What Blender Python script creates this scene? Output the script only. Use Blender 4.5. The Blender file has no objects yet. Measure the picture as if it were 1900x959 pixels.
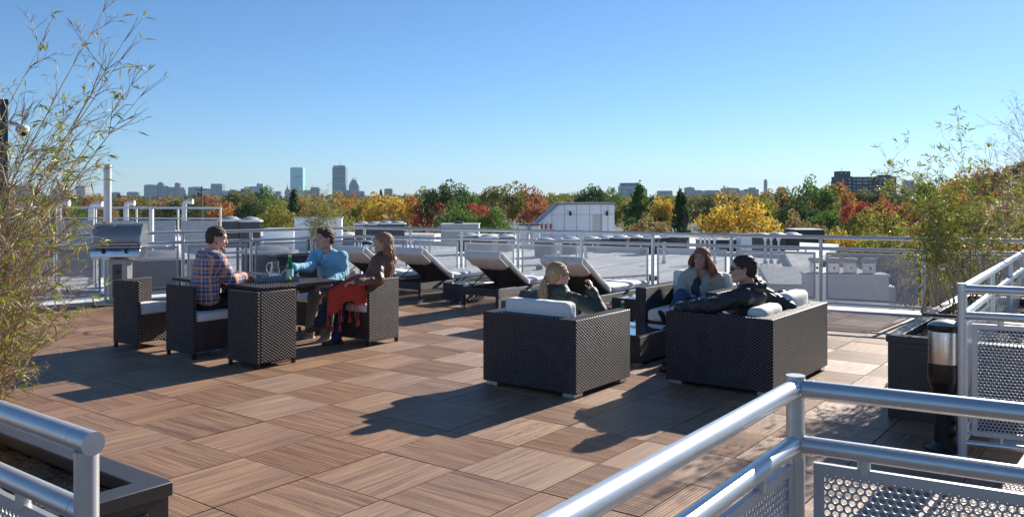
import bpy, bmesh, math, random
import numpy as np
from mathutils import Vector, Matrix, noise as mnoise
R = math.radians
random.seed(7)
rng = np.random.default_rng(7)
sc = bpy.context.scene
COL = sc.collection

# ------------------------------------------------------------------ camera, sky, sun, exposure
F, HOR, EYE = 1567.0, 368.0, 1.62            # focal length in photo pixels, horizon row, eye height
cam = bpy.data.cameras.new('camera'); cam.sensor_width = 36.0
cam.lens = F / 1900 * 36.0
cam.shift_y = (HOR - 479.5) / 1900.0
cam.clip_start = 0.05; cam.clip_end = 20000
camo = bpy.data.objects.new('camera', cam); COL.objects.link(camo)
camo.location = (0, 0, EYE); camo.rotation_euler = (R(90), 0, 0)
sc.camera = camo

SUN_AZ, SUN_EL = 50.8, 24.0                  # azimuth measured from +X
world = bpy.data.worlds.new('World'); sc.world = world; world.use_nodes = True
_n = world.node_tree.nodes; _l = world.node_tree.links
sky = _n.new('ShaderNodeTexSky'); sky.sky_type = 'NISHITA'; sky.sun_disc = False
sky.sun_elevation = R(SUN_EL); sky.sun_rotation = R(90 - SUN_AZ)
sky.air_density = 1.0; sky.dust_density = 0.2; sky.ozone_density = 7.6; sky.altitude = 1200
_hs = _n.new('ShaderNodeHueSaturation'); _hs.inputs['Saturation'].default_value = 0.97; _hs.inputs['Hue'].default_value = 0.497; _l.new(sky.outputs[0], _hs.inputs['Color'])
_l.new(_hs.outputs[0], _n['Background'].inputs[0]); _n['Background'].inputs[1].default_value = 0.071
sun = bpy.data.lights.new('sun', 'SUN'); sun.energy = 5.0; sun.angle = R(0.5); sun.color = (1.0, 0.93, 0.82)
suno = bpy.data.objects.new('sun', sun); COL.objects.link(suno)
suno.rotation_euler = (R(90 - SUN_EL), 0, R(SUN_AZ + 90)); suno.location = (6, 8, 12)
sc.view_settings.view_transform = 'Standard'; sc.view_settings.look = 'None'
sc.view_settings.exposure = 0.9; sc.view_settings.gamma = 1.0
sc.cycles.max_bounces = 8; sc.cycles.transparent_max_bounces = 12
sc.cycles.caustics_reflective = False; sc.cycles.caustics_refractive = False
sc.cycles.use_denoising = True

# ------------------------------------------------------------------ geometry of the place
def G(u, v, z=0.0):                          # where the sight line through a photo point meets height z
    d = F * (EYE - z) / (v - HOR)
    return ((u - 950) * d / F, d)
def W(u, v, d):                              # the point at depth d on that sight line
    return Vector(((u - 950) * d / F, d, EYE - (v - HOR) * d / F))
TH = R(-37.0)
A = Vector((math.cos(TH), math.sin(TH), 0)); B = Vector((-math.sin(TH), math.cos(TH), 0)); Z = Vector((0, 0, 1))

# ------------------------------------------------------------------ materials
MATS = {}
def mat(name, col, rough=0.6, metal=0.0, var=0.08, vscale=6.0, bump=0.0, bscale=60.0, spec=0.5, coat=0.0, trans=0.0, sheen=0.0, alpha=None):
    if name in MATS: return MATS[name]
    m = bpy.data.materials.new(name); m.use_nodes = True
    n = m.node_tree.nodes; l = m.node_tree.links; p = n['Principled BSDF']
    p.inputs['Roughness'].default_value = rough; p.inputs['Metallic'].default_value = metal
    p.inputs['Specular IOR Level'].default_value = spec
    if coat: p.inputs['Coat Weight'].default_value = coat; p.inputs['Coat Roughness'].default_value = 0.15
    if trans: p.inputs['Transmission Weight'].default_value = trans; p.inputs['IOR'].default_value = 1.45
    if sheen: p.inputs['Sheen Weight'].default_value = sheen
    tc = n.new('ShaderNodeTexCoord')
    nz = n.new('ShaderNodeTexNoise'); nz.inputs['Scale'].default_value = vscale; nz.inputs['Detail'].default_value = 5
    l.new(tc.outputs['Object'], nz.inputs['Vector'])
    mr = n.new('ShaderNodeMapRange'); mr.inputs['From Min'].default_value = 0.3; mr.inputs['From Max'].default_value = 0.7
    mr.inputs['To Min'].default_value = 1 - var; mr.inputs['To Max'].default_value = 1 + var
    l.new(nz.outputs[0], mr.inputs[0])
    mx = n.new('ShaderNodeVectorMath'); mx.operation = 'SCALE'; mx.inputs[0].default_value = col[:3]
    l.new(mr.outputs[0], mx.inputs['Scale']); l.new(mx.outputs[0], p.inputs['Base Color'])
    if bump:
        b = n.new('ShaderNodeBump'); b.inputs['Strength'].default_value = 1.0; b.inputs['Distance'].default_value = bump
        nb = n.new('ShaderNodeTexNoise'); nb.inputs['Scale'].default_value = bscale; nb.inputs['Detail'].default_value = 3
        l.new(tc.outputs['Object'], nb.inputs['Vector']); l.new(nb.outputs[0], b.inputs['Height']); l.new(b.outputs[0], p.inputs['Normal'])
    MATS[name] = m; return m

class NB:                                    # small node-graph helper
    def __init__(s, m): s.m = m; s.n = m.node_tree.nodes; s.l = m.node_tree.links
    def node(s, t, **k):
        x = s.n.new(t)
        for a, b in k.items(): setattr(x, a, b)
        return x
    def put(s, sock, v):
        if isinstance(v, (int, float, tuple, list)): sock.default_value = v
        else: s.l.new(v, sock)
    def math(s, op, a, b=0.0, c=0.0):
        x = s.node('ShaderNodeMath', operation=op); s.put(x.inputs[0], a); s.put(x.inputs[1], b)
        if len(x.inputs) > 2: s.put(x.inputs[2], c)
        return x.outputs[0]
    def mixc(s, f, a, b):
        x = s.node('ShaderNodeMix', data_type='RGBA'); s.put(x.inputs[0], f)
        s.put(x.inputs[6], a if not isinstance(a, tuple) else (*a, 1)); s.put(x.inputs[7], b if not isinstance(b, tuple) else (*b, 1))
        return x.outputs[2]
    def noise(s, vec, scale, detail=3):
        x = s.node('ShaderNodeTexNoise'); x.inputs['Scale'].default_value = scale; x.inputs['Detail'].default_value = detail
        if vec is not None: s.l.new(vec, x.inputs['Vector'])
        return x.outputs[0]
    def rangev(s, v, a, b, c, d):
        x = s.node('ShaderNodeMapRange'); s.put(x.inputs[0], v)
        for i, q in enumerate((a, b, c, d)): x.inputs[i + 1].default_value = q
        return x.outputs[0]

def new_mat(name):
    m = bpy.data.materials.new(name); m.use_nodes = True; MATS[name] = m
    return m, NB(m), m.node_tree.nodes['Principled BSDF']

def wicker(name, col, row=0.0135, per=0.040, dist=0.0046, rough=0.44):
    m, g, p = new_mat(name)
    tc = g.node('ShaderNodeTexCoord'); geo = g.node('ShaderNodeNewGeometry')
    vt = g.node('ShaderNodeVectorTransform', vector_type='NORMAL', convert_from='WORLD', convert_to='OBJECT')
    g.l.new(geo.outputs['True Normal'], vt.inputs[0])
    ab = g.node('ShaderNodeVectorMath', operation='ABSOLUTE'); g.l.new(vt.outputs[0], ab.inputs[0])
    sn = g.node('ShaderNodeSeparateXYZ'); g.l.new(ab.outputs[0], sn.inputs[0])
    so = g.node('ShaderNodeSeparateXYZ'); g.l.new(tc.outputs['Object'], so.inputs[0])
    isx = g.math('GREATER_THAN', sn.outputs[0], 0.6); isz = g.math('GREATER_THAN', sn.outputs[2], 0.6)
    def mixf(f, a, b): return g.math('ADD', g.math('MULTIPLY', g.math('SUBTRACT', 1.0, f), a), g.math('MULTIPLY', f, b))
    U = mixf(isx, so.outputs[0], so.outputs[1])
    V = mixf(isz, so.outputs[2], so.outputs[1])
    U = mixf(isz, U, so.outputs[0])
    rowi = g.math('FLOOR', g.math('DIVIDE', V, row))
    cy = g.math('ABSOLUTE', g.math('SINE', g.math('MULTIPLY', V, math.pi / row)))
    ph = g.math('ADD', g.math('MULTIPLY', U, 2 * math.pi / per), g.math('MULTIPLY', rowi, math.pi))
    cx = g.math('ADD', 0.5, g.math('MULTIPLY', 0.5, g.math('SINE', ph)))
    h = g.math('MULTIPLY', g.math('POWER', cy, 0.55), g.math('POWER', cx, 0.6))
    b = g.node('ShaderNodeBump'); b.inputs['Strength'].default_value = 1.0; b.inputs['Distance'].default_value = dist
    g.l.new(h, b.inputs['Height']); g.l.new(b.outputs[0], p.inputs['Normal'])
    nz = g.noise(tc.outputs['Object'], 9.0, 4)
    c1 = g.mixc(g.rangev(nz, .3, .7, 0, 1), tuple(x * .8 for x in col), tuple(x * 1.25 for x in col))
    c2 = g.mixc(g.rangev(h, 0.28, 0.75, 0, 1), tuple(x * .32 for x in col), c1)  # weave gaps darkened in the base colour: painted shade between the strands
    g.l.new(c2, p.inputs['Base Color']); p.inputs['Roughness'].default_value = rough
    g.put(p.inputs['Specular IOR Level'], g.rangev(h, .3, .8, 0, .55))
    return m

# ------------------------------------------------------------------ mesh building
class MB:
    def __init__(s): s.v = []; s.f = []
    def add(s, verts, faces):
        o = len(s.v); s.v += [tuple(x) for x in verts]; s.f += [tuple(i + o for i in f) for f in faces]; return s
    def box(s, x0, x1, y0, y1, z0, z1):
        v = [(x, y, z) for z in (z0, z1) for y in (y0, y1) for x in (x0, x1)]
        return s.add(v, [(0, 2, 3, 1), (4, 5, 7, 6), (0, 1, 5, 4), (2, 6, 7, 3), (0, 4, 6, 2), (1, 3, 7, 5)])
    def obox(s, p, q, w, h, up=Z):           # bar from p to q with width w and height h
        p = Vector(p); q = Vector(q); d = (q - p).normalized(); sd = d.cross(up)
        if sd.length < 1e-4: sd = Vector((1, 0, 0))
        sd.normalize(); u = sd.cross(d).normalized()
        v = [e + sd * (w / 2 * a) + u * (h / 2 * b) for e in (p, q) for (a, b) in ((-1, -1), (1, -1), (1, 1), (-1, 1))]
        return s.add(v, [(3, 2, 1, 0), (4, 5, 6, 7), (0, 1, 5, 4), (1, 2, 6, 5), (2, 3, 7, 6), (3, 0, 4, 7)])
    def prism(s, poly, z0, z1):
        n = len(poly); v = [(x, y, z0) for x, y in poly] + [(x, y, z1) for x, y in poly]
        return s.add(v, [tuple(range(n - 1, -1, -1)), tuple(range(n, 2 * n))] + [(i, (i + 1) % n, n + (i + 1) % n, n + i) for i in range(n)])
    def cyl(s, p, q, r, r2=None, n=12, caps=True):
        return s.tube([p, q], [r, r if r2 is None else r2], n, caps)
    def tube(s, pts, rs, n=8, caps=True):
        pts = [Vector(p) for p in pts]; o = len(s.v)
        if isinstance(rs, (int, float)): rs = [rs] * len(pts)
        prev = None
        for i, p in enumerate(pts):
            d = (pts[min(i + 1, len(pts) - 1)] - pts[max(i - 1, 0)]).normalized()
            if prev is None:
                x = d.cross(Z)
                if x.length < 1e-3: x = d.cross(Vector((1, 0, 0)))
            else: x = prev - d * prev.dot(d)
            x.normalize(); prev = x; y = d.cross(x)
            for k in range(n):
                a = 2 * math.pi * k / n; s.v.append(tuple(p + (x * math.cos(a) + y * math.sin(a)) * rs[i]))
        for i in range(len(pts) - 1):
            for k in range(n):
                s.f.append((o + i * n + k, o + i * n + (k + 1) % n, o + (i + 1) * n + (k + 1) % n, o + (i + 1) * n + k))
        if caps:
            s.f.append(tuple(o + k for k in range(n - 1, -1, -1))); e = o + (len(pts) - 1) * n; s.f.append(tuple(e + k for k in range(n)))
        return s
    def lathe(s, prof, c=(0, 0, 0), n=24):
        o = len(s.v)
        for r, z in prof:
            for k in range(n):
                a = 2 * math.pi * k / n; s.v.append((c[0] + r * math.cos(a), c[1] + r * math.sin(a), c[2] + z))
        for i in range(len(prof) - 1):
            for k in range(n):
                s.f.append((o + i * n + k, o + i * n + (k + 1) % n, o + (i + 1) * n + (k + 1) % n, o + (i + 1) * n + k))
        if prof[0][0] > 1e-4: s.f.append(tuple(o + k for k in range(n - 1, -1, -1)))
        if prof[-1][0] > 1e-4:
            e = o + (len(prof) - 1) * n; s.f.append(tuple(e + k for k in range(n)))
        return s
    def ell(s, c, r, n=12, m=8, rot=None):
        o = len(s.v); c = Vector(c)
        for j in range(m + 1):
            t = math.pi * j / m
            for k in range(n):
                a = 2 * math.pi * k / n
                v = Vector((r[0] * math.sin(t) * math.cos(a), r[1] * math.sin(t) * math.sin(a), r[2] * math.cos(t)))
                if rot is not None: v = rot @ v
                s.v.append(tuple(c + v))
        for j in range(m):
            for k in range(n):
                s.f.append((o + j * n + k, o + (j + 1) * n + k, o + (j + 1) * n + (k + 1) % n, o + j * n + (k + 1) % n))
        return s
    def mesh(s, name, m=None, smooth=None):
        me = bpy.data.meshes.new(name); me.from_pydata(s.v, [], s.f)
        if m: me.materials.append(m)
        if smooth:
            me.polygons.foreach_set('use_smooth', [True] * len(me.polygons)); me.set_sharp_from_angle(angle=R(smooth))
        me.update(); return me
    def build(s, name, m, parent=None, smooth=None, bevel=0, segs=2, **k):
        return link(name, s.mesh(name, m, smooth), parent, bevel, segs, **k)

def link(name, me, parent=None, bevel=0, segs=2, loc=None, rz=None, M=None, label=None, kind=None):
    o = bpy.data.objects.new(name, me); COL.objects.link(o)
    if parent is not None: o.parent = parent
    if M is not None: o.matrix_local = M
    if loc is not None: o.location = loc
    if rz is not None: o.rotation_euler = (0, 0, rz)
    if bevel:
        b = o.modifiers.new('bevel', 'BEVEL'); b.width = bevel; b.segments = segs; b.limit_method = 'ANGLE'; b.angle_limit = R(40)
        if segs > 1: o.data.polygons.foreach_set('use_smooth', [True] * len(o.data.polygons)); b.harden_normals = False; o.data.set_sharp_from_angle(angle=R(60))
    if label: o['label'] = label
    if kind: o['kind'] = kind
    return o
def thing(name, label, cat, loc=(0, 0, 0), rz=0.0, group=None):
    o = bpy.data.objects.new(name, None); COL.objects.link(o); o.empty_display_size = 0.1
    o.location = loc; o.rotation_euler = (0, 0, rz); o['label'] = label; o['category'] = cat
    if group: o['group'] = group
    return o
def tag(o, label, cat, group=None):
    o['label'] = label; o['category'] = cat
    if group: o['group'] = group
    return o
def dup(o, parent=None):
    c = o.copy(); COL.objects.link(c)
    if parent is not None: c.parent = parent
    for ch in o.children: dup(ch, c)
    return c
def dup_thing(o, label, loc, rz=None):
    c = dup(o); c['label'] = label; c.location = loc
    if rz is not None: c.rotation_euler = (0, 0, rz)
    return c

# ------------------------------------------------------------------ implicit surfaces (people, cloth): smooth unions meshed with surface nets
def prim_c(p, q, r1, r2, k=0.03): return ('c', np.array(p, float), np.array(q, float), r1, r2, k)
def prim_e(c, r, rot=None, k=0.03):
    rot = np.eye(3) if rot is None else np.array(rot, float)
    return ('e', np.array(c, float), np.array(r, float), rot, 0, k)
def sub(pr): return ('-',) + pr
def eval_prim(pr, P):
    if pr[0] == 'c':
        _, a, b, r1, r2, _k = pr
        ba = b - a; L2 = max(float(ba @ ba), 1e-9)
        t = np.clip(((P - a) @ ba) / L2, 0, 1)
        return np.linalg.norm(P - a - t[..., None] * ba, axis=-1) - (r1 + (r2 - r1) * t)
    _, c, r, rot, _z, _k = pr
    q = (P - c) @ rot
    k0 = np.linalg.norm(q / r, axis=-1); k1 = np.linalg.norm(q / (r * r), axis=-1)
    return k0 * (k0 - 1.0) / np.maximum(k1, 1e-6)
def prim_bb(pr):
    if pr[0] == 'c':
        m = max(pr[3], pr[4]); return np.minimum(pr[1], pr[2]) - m, np.maximum(pr[1], pr[2]) + m
    m = max(pr[2]); return pr[1] - m, pr[1] + m
def nets(prims, vox, disp=None):
    pos = [p for p in prims if p[0] != '-']; neg = [p[1:] for p in prims if p[0] == '-']
    lo = np.min([prim_bb(p)[0] for p in pos], 0) - 3 * vox; hi = np.max([prim_bb(p)[1] for p in pos], 0) + 3 * vox
    n = np.ceil((hi - lo) / vox).astype(int) + 1
    Fd = np.full(n, 1.0, np.float32)
    def window(pr, pad):
        a, b = prim_bb(pr)
        i0 = np.maximum(((a - pad - lo) / vox).astype(int), 0); i1 = np.minimum(((b + pad - lo) / vox).astype(int) + 2, n)
        return i0, i1
    def grid(i0, i1):
        g = np.stack(np.meshgrid(*[lo[k] + vox * np.arange(i0[k], i1[k]) for k in range(3)], indexing='ij'), -1)
        return g
    for pr in pos:
        k = pr[-1]; i0, i1 = window(pr, k + 2 * vox)
        if (i1 <= i0).any(): continue
        d = eval_prim(pr, grid(i0, i1)).astype(np.float32)
        s = (slice(i0[0], i1[0]), slice(i0[1], i1[1]), slice(i0[2], i1[2])); f = Fd[s]
        h = np.maximum(k - np.abs(f - d), 0) / k
        Fd[s] = np.minimum(f, d) - h * h * k * 0.25
    for pr in neg:
        k = pr[-1]; i0, i1 = window(pr, k + 2 * vox)
        if (i1 <= i0).any(): continue
        d = -eval_prim(pr, grid(i0, i1)).astype(np.float32)
        s = (slice(i0[0], i1[0]), slice(i0[1], i1[1]), slice(i0[2], i1[2])); f = Fd[s]
        h = np.maximum(k - np.abs(f - d), 0) / k
        Fd[s] = np.maximum(f, d) + h * h * k * 0.25
    if disp is not None:
        idx = np.argwhere(np.abs(Fd) < 3 * vox + 0.02)
        P = lo + idx * vox
        Fd[tuple(idx.T)] += disp(P).astype(np.float32)
    S = Fd < 0
    c = [S[i:n[0] - 1 + i, j:n[1] - 1 + j, k:n[2] - 1 + k] for i in (0, 1) for j in (0, 1) for k in (0, 1)]
    cnt = sum(x.astype(np.int8) for x in c); act = (cnt > 0) & (cnt < 8)
    ids = np.argwhere(act); im = np.full(act.shape, -1, np.int32); im[act] = np.arange(len(ids))
    off = np.array([(i, j, k) for i in (0, 1) for j in (0, 1) for k in (0, 1)])
    V8 = np.stack([Fd[tuple((ids + o).T)] for o in off], 1)
    acc = np.zeros((len(ids), 3)); num = np.zeros(len(ids))
    for a in range(8):
        for b in range(a + 1, 8):
            if np.abs(off[a] - off[b]).sum() != 1: continue
            va, vb = V8[:, a], V8[:, b]; m = (va < 0) != (vb < 0)
            t = np.where(m, va / np.where(m, va - vb, 1), 0)[:, None]
            acc += np.where(m[:, None], off[a] + t * (off[b] - off[a]), 0); num += m
    V = lo + (ids + acc / num[:, None]) * vox
    faces = []
    for ax in range(3):
        o1, o2 = (ax + 1) % 3, (ax + 2) % 3
        a = [slice(None)] * 3; b = [slice(None)] * 3; a[ax] = slice(0, n[ax] - 1); b[ax] = slice(1, n[ax])
        s0 = S[tuple(a)]; s1 = S[tuple(b)]; e = np.argwhere(s0 != s1)
        e = e[(e[:, o1] > 0) & (e[:, o2] > 0) & (e[:, o1] < n[o1] - 1) & (e[:, o2] < n[o2] - 1)]
        d1 = np.zeros(3, int); d1[o1] = 1; d2 = np.zeros(3, int); d2[o2] = 1
        q = np.stack([im[tuple(x.T)] for x in (e - d1 - d2, e - d2, e, e - d1)], 1)
        fl = s0[tuple(e.T)]; q[~fl] = q[~fl][:, ::-1]; faces.append(q)
    Fc = np.concatenate(faces); Fc = Fc[(Fc >= 0).all(1)]
    return V, Fc
def np_mesh(name, V, Fc, m=None, smooth=True):
    me = bpy.data.meshes.new(name); V = np.asarray(V, np.float32); Fc = np.asarray(Fc, np.int32); k = Fc.shape[1]
    me.vertices.add(len(V)); me.vertices.foreach_set('co', V.ravel())
    me.loops.add(Fc.size); me.loops.foreach_set('vertex_index', Fc.ravel())
    me.polygons.add(len(Fc)); me.polygons.foreach_set('loop_start', np.arange(0, Fc.size, k, dtype=np.int32))
    me.polygons.foreach_set('loop_total', np.full(len(Fc), k, np.int32))
    if smooth: me.polygons.foreach_set('use_smooth', np.ones(len(Fc), bool))
    if m: me.materials.append(m)
    me.update(calc_edges=True); me.validate(); return me
def sdf_obj(name, prims, m, parent, vox=0.006, disp=None, keep=None):
    V, Fc = nets(prims, vox, disp)
    return link(name, np_mesh(name, V, Fc, m), parent)
def folds(amp, freq, seed=0):
    r = np.random.default_rng(seed); D = r.normal(size=(7, 3)); D /= np.linalg.norm(D, axis=1)[:, None]
    ph = r.uniform(0, 6.28, 7); fr = freq * r.uniform(.5, 1.6, 7)
    def f(P):
        w = P + 0.02 * np.sin(P[:, [1, 2, 0]] * freq * .45 + seed)
        s = sum(np.sin((w @ D[i]) * fr[i] * .5 + ph[i]) for i in range(3)) / 3.0
        rg_ = np.max([(1 - np.abs(np.sin((w @ D[i]) * fr[i] * .55 + ph[i]))) ** 3 * (.5 + .5 * np.sin((w @ D[(i + 3) % 7]) * 9 + ph[i] * 2)) for i in range(5)], 0)
        return amp * (.25 - .5 * s - 1.5 * rg_)
    return f
# ================================================================== SETTING: deck, roofs, ground
def paver_material():
    m, g, p = new_mat('paver')
    at = g.node('ShaderNodeAttribute', attribute_name='lc'); oi = g.node('ShaderNodeObjectInfo')
    s = g.node('ShaderNodeSeparateXYZ'); g.l.new(at.outputs['Vector'], s.inputs[0])
    rnd = g.math('FRACT', g.math('ADD', oi.outputs['Random'], s.outputs[2]))
    c = g.node('ShaderNodeCombineXYZ')
    g.put(c.inputs[0], g.math('ADD', g.math('MULTIPLY', s.outputs[0], 1.6), g.math('MULTIPLY', rnd, 37)))
    g.put(c.inputs[1], g.math('ADD', g.math('MULTIPLY', s.outputs[1], 34), g.math('MULTIPLY', rnd, 91)))
    g.put(c.inputs[2], g.math('MULTIPLY', rnd, 53))
    n1 = g.noise(c.outputs[0], 1.0, 4)
    c2 = g.node('ShaderNodeCombineXYZ')
    g.put(c2.inputs[0], g.math('ADD', g.math('MULTIPLY', s.outputs[0], 9), g.math('MULTIPLY', rnd, 17)))
    g.put(c2.inputs[1], g.math('MULTIPLY', s.outputs[1], 240)); g.put(c2.inputs[2], g.math('MULTIPLY', rnd, 29))
    n2 = g.noise(c2.outputs[0], 1.0, 3)
    # plank bands within one paver
    pl = g.math('FLOOR', g.math('MULTIPLY', g.math('ADD', s.outputs[1], 0.302), 6.7))
    wn = g.node('ShaderNodeTexWhiteNoise', noise_dimensions='2D'); cc = g.node('ShaderNodeCombineXYZ')
    g.put(cc.inputs[0], pl); g.put(cc.inputs[1], rnd); g.l.new(cc.outputs[0], wn.inputs['Vector'])
    v = g.math('ADD', g.math('ADD', g.math('MULTIPLY', g.rangev(n1, .32, .68, 0, 1), .55), g.math('MULTIPLY', n2, .25)), g.math('MULTIPLY', wn.outputs['Value'], .14))
    rp = g.node('ShaderNodeValToRGB'); g.put(rp.inputs[0], v); e = rp.color_ramp.elements
    e[0].position = 0.1; e[0].color = (0.17, 0.102, 0.070, 1); e[1].position = 0.95; e[1].color = (0.46, 0.305, 0.205, 1)
    k = e.new(0.5); k.color = (0.31, 0.192, 0.128, 1)
    tint = g.rangev(g.math('FRACT', g.math('MULTIPLY', rnd, 7.13)), 0, 1, .94, 1.06)
    sc_ = g.node('ShaderNodeVectorMath', operation='SCALE'); g.l.new(rp.outputs[0], sc_.inputs[0]); g.put(sc_.inputs['Scale'], tint)
    hs = g.node('ShaderNodeHueSaturation'); g.l.new(sc_.outputs[0], hs.inputs['Color'])
    g.put(hs.inputs['Saturation'], g.rangev(g.math('FRACT', g.math('MULTIPLY', rnd, 3.7)), 0, 1, 1.02, 1.22))
    geo = g.node('ShaderNodeNewGeometry')
    dust = g.noise(geo.outputs['Position'], 1.3, 5)
    g.l.new(g.mixc(g.rangev(dust, .5, .8, 0, .10), hs.outputs[0], (0.3, 0.27, 0.24)), p.inputs['Base Color'])
    g.put(p.inputs['Roughness'], g.rangev(n1, .3, .7, .46, .6)); p.inputs['Specular IOR Level'].default_value = 0.34
    b = g.node('ShaderNodeBump'); b.inputs['Distance'].default_value = 0.0012; g.put(b.inputs['Height'], n2); g.l.new(b.outputs[0], p.inputs['Normal'])
    return m
PAV = paver_material()
PITCH = 0.6135
def paver_arrays(ng, gw, depth, off=(0, 0), rot=0, rnd=0.0):
    h = 0.3035; ys = []; pit = 2 * h / ng
    for i in range(ng):
        y = -h + i * pit
        ys += [(y, 0 if i else -depth), (y + gw * .25, 0), (y + pit - gw, 0), (y + pit - gw * .75, -depth), (y + pit - gw * .25, -depth)]
    ys.append((h, 0)); n = len(ys)
    V = [(-h, y, z) for y, z in ys] + [(h, y, z) for y, z in ys] + [(-h, -h, -.045), (-h, h, -.045), (h, h, -.045), (h, -h, -.045)]
    Fq = [(i, i + n, i + n + 1, i + 1) for i in range(n - 1)] + [(0, 2 * n, 2 * n + 3, n), (n - 1, 2 * n - 1, 2 * n + 2, 2 * n + 1)]
    Fn = [(*range(n), 2 * n + 1, 2 * n), (*range(2 * n - 1, n - 1, -1), 2 * n + 3, 2 * n + 2)]
    return V, Fq, Fn
def paver_mesh(name, ng, gw, depth):
    V, Fq, Fn = paver_arrays(ng, gw, depth)
    me = bpy.data.meshes.new(name); me.from_pydata(V, [], Fq + Fn); me.materials.append(PAV)
    at = me.attributes.new('lc', 'FLOAT_VECTOR', 'POINT'); at.data.foreach_set('vector', np.array([(x, y, 0) for x, y, z in V], np.float32).ravel())
    me.update(); return me
PM = [paver_mesh('paver', 30, .0052, .0018), paver_mesh('paver', 30, .0036, .0006)]
X0, Y0 = -2.663, 6.026                        # a joint crossing of the paver grid
RAILPT = Vector((-2.84, 16.24, 0)); RD = Vector((.8814, -.4726, 0)); LD = Vector((-.763, -.647, 0))
RB = Vector((0.5807, 0.8141, 0))              # run of the right hand railing
PR0 = Vector((2.81, 5.27, 0)); NR0 = Vector((0.846, 2.52, 0))
CORN = Vector((6.9, 11.01, 0))
def inside(p):
    def side(o, d): return (p.x - o.x) * d.y - (p.y - o.y) * d.x      # > 0: right of the direction
    if side(RAILPT, RD) < 0.0 + .31: return False
    if side(RAILPT, LD) > -.31: return False
    if p.y < 1.0 or p.x < -8.8: return False
    if p.y > 5.3 and side(PR0, RB) > -0.0: return False
    if p.x > 4.2 and p.y < 5.6: return False
    return True
deck = MB()
dpoly = [(-9.5, 1.0), (4.6, 1.0), (4.6, 5.4), (CORN.x + .2, CORN.y + .1), (RAILPT.x, RAILPT.y + .2), (-9.5, RAILPT.y - (9.5 - 2.84) * .848)]
deck.prism(dpoly, -.35, -.05)
floor = deck.build('deck_floor', mat('deck_base', (.06, .058, .055), .9)); floor['kind'] = 'structure'
cells = []
for i in range(-22, 26):
    for j in range(-14, 26):
        c = Vector((X0, Y0, 0)) + A * ((i + .5) * PITCH) + B * ((j + .5) * PITCH)
        if not inside(c): continue
        u = 950 + F * c.x / c.y; v = HOR + F * EYE / c.y
        vis = -60 < u < 1960 and v < 1010
        cells.append((0 if vis else 1, c.length, i, j, c))
cells.sort(key=lambda t: t[:2])
SV = []; SF = []; SA = []
for k, (hid, _d, i, j, c) in enumerate(cells):
    rot = TH + (R(90) if (i + j) % 2 else 0) + (math.pi if random.random() < .5 else 0)
    dz = random.uniform(-.0015, .0015)
    mi = 0 if random.random() < .5 else 1
    if k < 300 and not hid:
        o = bpy.data.objects.new('paver', PM[mi]); COL.objects.link(o); o.parent = floor
        o.location = (c.x, c.y, dz); o.rotation_euler = (random.uniform(-.002, .002), random.uniform(-.002, .002), rot)
    else:
        V, Fq, Fn = paver_arrays(22, .0055, .0015); q = len(SV); cs, sn = math.cos(rot), math.sin(rot); rr = random.random()
        SV += [(c.x + x * cs - y * sn, c.y + x * sn + y * cs, z + dz) for x, y, z in V]; SA += [(x, y, rr) for x, y, z in V]
        SF += [tuple(a + q for a in f) for f in Fq + Fn]
me = bpy.data.meshes.new('far_pavers'); me.from_pydata(SV, [], SF); me.materials.append(PAV)
at = me.attributes.new('lc', 'FLOAT_VECTOR', 'POINT'); at.data.foreach_set('vector', np.array(SA, np.float32).ravel()); me.update()
link('far_pavers', me, floor, kind='stuff')

M_white = mat('white_membrane', (.62, .63, .63), .75, var=.12, vscale=.9, bump=.004, bscale=8)
M_roof = mat('roof_membrane', (.74, .75, .75), .8, var=.14, vscale=.35, bump=.004, bscale=6)
M_roof2 = mat('roof_lower', (.68, .68, .67), .85, var=.2, vscale=.2)
M_curb = mat('curb_metal', (.7, .7, .68), .5, var=.06)
# white roof edge just outside the railings, dropping to the lower roof
def strip(p, d, L, w0, w1, z0, z1, s, mb):
    nrm = Vector((-d.y, d.x, 0)) * s
    q = [p + nrm * w0, p + d * L + nrm * w0, p + d * L + nrm * w1, p + nrm * w1]
    if s < 0: q.reverse()
    mb.prism([(x.x, x.y) for x in q], z0, z1)
mb = MB(); strip(RAILPT - RD * .3, RD, 11.5, -.03, .42, -1.0, .012, 1, mb)
o = mb.build('roof_edge_curb', M_white, bevel=.02); o['kind'] = 'structure'
mb = MB(); strip(RAILPT, LD, 9, -.03, .42, -1.0, .016, -1, mb)
o = mb.build('roof_edge_curb', M_white, bevel=.02); o['kind'] = 'structure'
o = MB().prism([(PR0.x + .02, 5.45), (4.61, 5.45), (4.61, .6), (7.5, .6), (12, 6), (8.8, 11.5), (CORN.x + .3, CORN.y - .1), (PR0.x + .3, PR0.y + .33)], -.4, -.03).build('ramp_floor', M_white); o['kind'] = 'structure'
# roof levels beyond the deck
def farpt(u, v, z): return G(u, v, z)
e1 = Vector((*farpt(730, 452, -1.0), 0)); e2 = Vector((*farpt(1462, 479, -1.0), 0)); ed = (e2 - e1).normalized()
nl = e1 - ed * 60
near_poly = [(-45, 4), (-9, 2), (8.2, 9.8), (8.3, 18.8), (7.5, 21.4), (e2.x, e2.y), (nl.x, nl.y)]
o = MB().prism(near_poly, -1.3, -1.0).build('roof', M_roof); o['kind'] = 'structure'
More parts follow.
